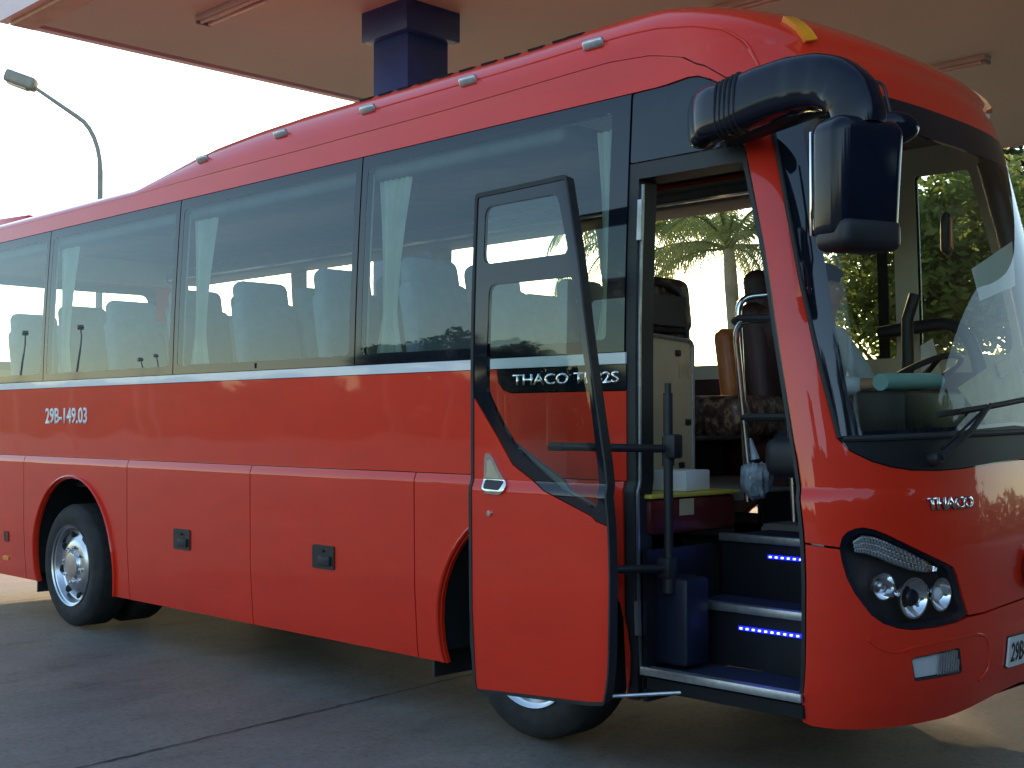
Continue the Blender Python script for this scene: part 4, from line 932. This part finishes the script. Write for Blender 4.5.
def palm(x, y, h, label, n=16, fl=2.4, seed=3, tr=.13):
    rd = random.Random(seed); t = empty('palm_tree', (x, y, GZ)); tag(t, label, 'palm tree', 'palms beyond the coach')
    b = MB(); pts = [(0.1*math.sin(k*.5), .0, h*k/8) for k in range(9)]; b.tube(pts, [tr*1.25]+[tr]*7+[tr*.8], 12); b.build('trunk', 'palm_bark', t)
    top = Vector(pts[-1]); b = MB()
    for i in range(n):
        az = 2*math.pi*i/n+rd.uniform(-.2, .2); el = rd.uniform(-.1, 1.15); L = fl*rd.uniform(.8, 1.1); hd = Vector((math.cos(az), math.sin(az), 0)); p = top.copy(); pr = [p.copy()]
        for k in range(14):
            e = el-(k/14)**1.2*2.1; p = p+(hd*math.cos(e)+Vector((0, 0, math.sin(e))))*L/14; pr.append(p.copy())
        b.tube(pr, [.03*(1-k/16) for k in range(15)], 5)
        side = Vector((-hd.y, hd.x, 0)); V = []; Fc = []
        for k in range(2, 15):
            for sgn in (-1, 1):
                for q_ in (0, .33, .66):
                    if k == 14 and q_: continue
                    a = pr[k].lerp(pr[min(14, k+1)], q_); ll = .75*math.sin(math.pi*(k+q_)/16.5)*rd.uniform(.8, 1.1)+.08; d = (side*sgn*.75+Vector((0, 0, -.75+rd.uniform(-.2, .2)))+(pr[k]-pr[k-1]).normalized()*.45).normalized()
                    wv = (pr[k]-pr[k-1]).normalized()*.02; j_ = len(V); V += [a-wv, a+wv, a+d*ll*.6+wv*.6, a+d*ll, a+d*ll*.6-wv*.6]; Fc.append((j_, j_+1, j_+2, j_+3, j_+4))
        b._add(V, Fc)
    b.build('fronds', 'palm_leaf', t, auto=False); return t
palm(-10.17, 15.86, 4.72, 'slim palm with a pale trunk seen through the open doorway', n=24, fl=3.1, seed=4)
palm(-13.5, 17.2, 5.4, 'palm with drooping fronds left of the doorway palm, seen through the coach', n=20, fl=2.9, seed=8)
palm(-14.2, 21.5, 1.7, 'young low palm seen low through the doorway past the seats', n=9, fl=1.0, seed=9, tr=.05)
G1 = 'trees beyond the driver end of the coach'
tree(-7.8, 17.6, 6.0, 2.2, 7200, 'yellow green tree seen through the windscreen beside the mirror', G1, 'leaf', .11, 11)
tree(-5.9, 18.4, 6.4, 2.6, 9000, 'broad green tree seen through the middle of the windscreen', G1, 'leaf', .12, 12)
tree(-3.9, 19.5, 5.4, 2.3, 6800, 'leafy tree seen through the right part of the windscreen', G1, 'leaf', .11, 13)
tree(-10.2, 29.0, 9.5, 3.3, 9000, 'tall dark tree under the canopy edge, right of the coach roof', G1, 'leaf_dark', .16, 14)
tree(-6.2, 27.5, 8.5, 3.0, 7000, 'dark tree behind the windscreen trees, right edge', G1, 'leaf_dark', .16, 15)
G2 = 'trees far beyond the coach windows'
for k, (x, y, h, r_) in enumerate([(-31, 24.7, 5.2, 1.9), (-36, 20, 4.6, 1.8), (-26, 28, 4.6, 1.7), (-21, 27, 4.4, 1.6)]):
    tree(x, y, h, r_, 2500, ['small tree far beyond the fourth side window', 'low tree far beyond the second side window', 'round tree far beyond the third side window', 'bushy tree far beyond the door glass'][k], G2, 'leaf', .15, 20+k)
# things behind the camera that the glass and paint mirror
G3 = 'trees across the road mirrored in the coach side'
rd = random.Random(5)
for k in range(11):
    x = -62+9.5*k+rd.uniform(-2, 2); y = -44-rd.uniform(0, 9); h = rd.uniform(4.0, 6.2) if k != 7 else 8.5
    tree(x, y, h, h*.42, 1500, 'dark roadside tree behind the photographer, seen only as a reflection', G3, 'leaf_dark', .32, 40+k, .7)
G5 = 'trees added beyond the front of the coach to darken its windscreen'  # unseen trees added to block bright sky and ground from the reflections
for k, (x, y) in enumerate([(15, -9), (17, -4), (16, 1), (18, 6), (16.5, 11), (19, -13)]):
    tree(x, y, 6.5+.5*(k % 3), 2.9, 1800, 'broad dark tree added unseen beyond the nose of the coach to darken reflections', G5, 'leaf_dark', .26, 70+k, .9)
for k, (x, y, h, r_) in enumerate([(-45, -40, 8.5, 2.5), (-47.5, -38.3, 7.4, 2.0), (-42.5, -42, 7.2, 2.2)]):
    tree(x, y, h, r_, 3500, 'dark roadside tree behind the photographer, seen only as a reflection', G3, 'leaf_dark', .22, 90+k, .75)
G4 = 'street lamps mirrored in the coach windows'
for x, y, h in ((-58, -26, 8.4), (-61.5, -24.6, 8.1), (-73, -39, 7.8), (-64, -33, 6.6)):
    street_lamp(x, y, h, R(200), 'street lamp behind the photographer, seen only as a reflection in the glass', G4)
hd = MB(); rd = random.Random(2); V = []; Fc = []
for k in range(60000):
    x = rd.uniform(-200, 60); zt = 3.3+max(0, -x-25)/38+.8*math.sin(x*.35)+.5*math.sin(x*1.1+1); z = rd.uniform(0, max(.6, zt)); y = -58+rd.uniform(-1, 1)
    a = Vector((rd.gauss(0, 1), rd.gauss(0, 1), rd.gauss(0, 1))).normalized()*.35; b_ = a.cross(Vector((rd.gauss(0, 1), rd.gauss(0, 1), rd.gauss(0, 1)))).normalized()*.2; p = Vector((x, y, z)); i = len(V); V += [p-a, p+b_, p+a, p-b_]; Fc.append((i, i+1, i+2, i+3))
hd._add(V, Fc); o = hd.build('roadside_scrub', 'leaf_dark', auto=False); tag(o, kind='stuff'); o['label'] = 'dark belt of roadside scrub behind the photographer'
hd = MB(); rd = random.Random(12); V = []; Fc = []  # unseen hedge added to keep bright sky out of the front's reflections
for k in range(30000):
    y = rd.uniform(-26, 18); zt = 5.0+.7*math.sin(y*.6)+.5*math.sin(y*1.7); z = rd.uniform(0, max(.6, zt)); x = 14+rd.uniform(-.8, .8)
    a = Vector((rd.gauss(0, 1), rd.gauss(0, 1), rd.gauss(0, 1))).normalized()*.26; b_ = a.cross(Vector((rd.gauss(0, 1), rd.gauss(0, 1), rd.gauss(0, 1)))).normalized()*.16; p = Vector((x, y, z)); i = len(V); V += [p-a, p+b_, p+a, p-b_]; Fc.append((i, i+1, i+2, i+3))
hd._add(V, Fc); o = hd.build('screening_hedge', 'leaf_dark', auto=False); tag(o, kind='stuff'); o['label'] = 'dense dark hedge added unseen beyond the nose of the coach to darken reflections'
hd = MB(); rd = random.Random(3); V = []; Fc = []
for k in range(22000):
    x = rd.uniform(-70, 30); y = 34-.25*x*0+rd.uniform(-1, 1)-(x+20)*.35; zt = 2.1+.5*math.sin(x*.5)+.4*math.sin(x*1.7); z = rd.uniform(0, max(.6, zt))
    a = Vector((rd.gauss(0, 1), rd.gauss(0, 1), rd.gauss(0, 1))).normalized()*.22; b_ = a.cross(Vector((rd.gauss(0, 1), rd.gauss(0, 1), rd.gauss(0, 1)))).normalized()*.12; p = Vector((x, y, z)); i = len(V); V += [p-a, p+b_, p+a, p-b_]; Fc.append((i, i+1, i+2, i+3))
hd._add(V, Fc); o = hd.build('background_shrubs', 'leaf', auto=False); tag(o, kind='stuff'); o['label'] = 'belt of green shrubs beyond the forecourt seen under and through the coach'
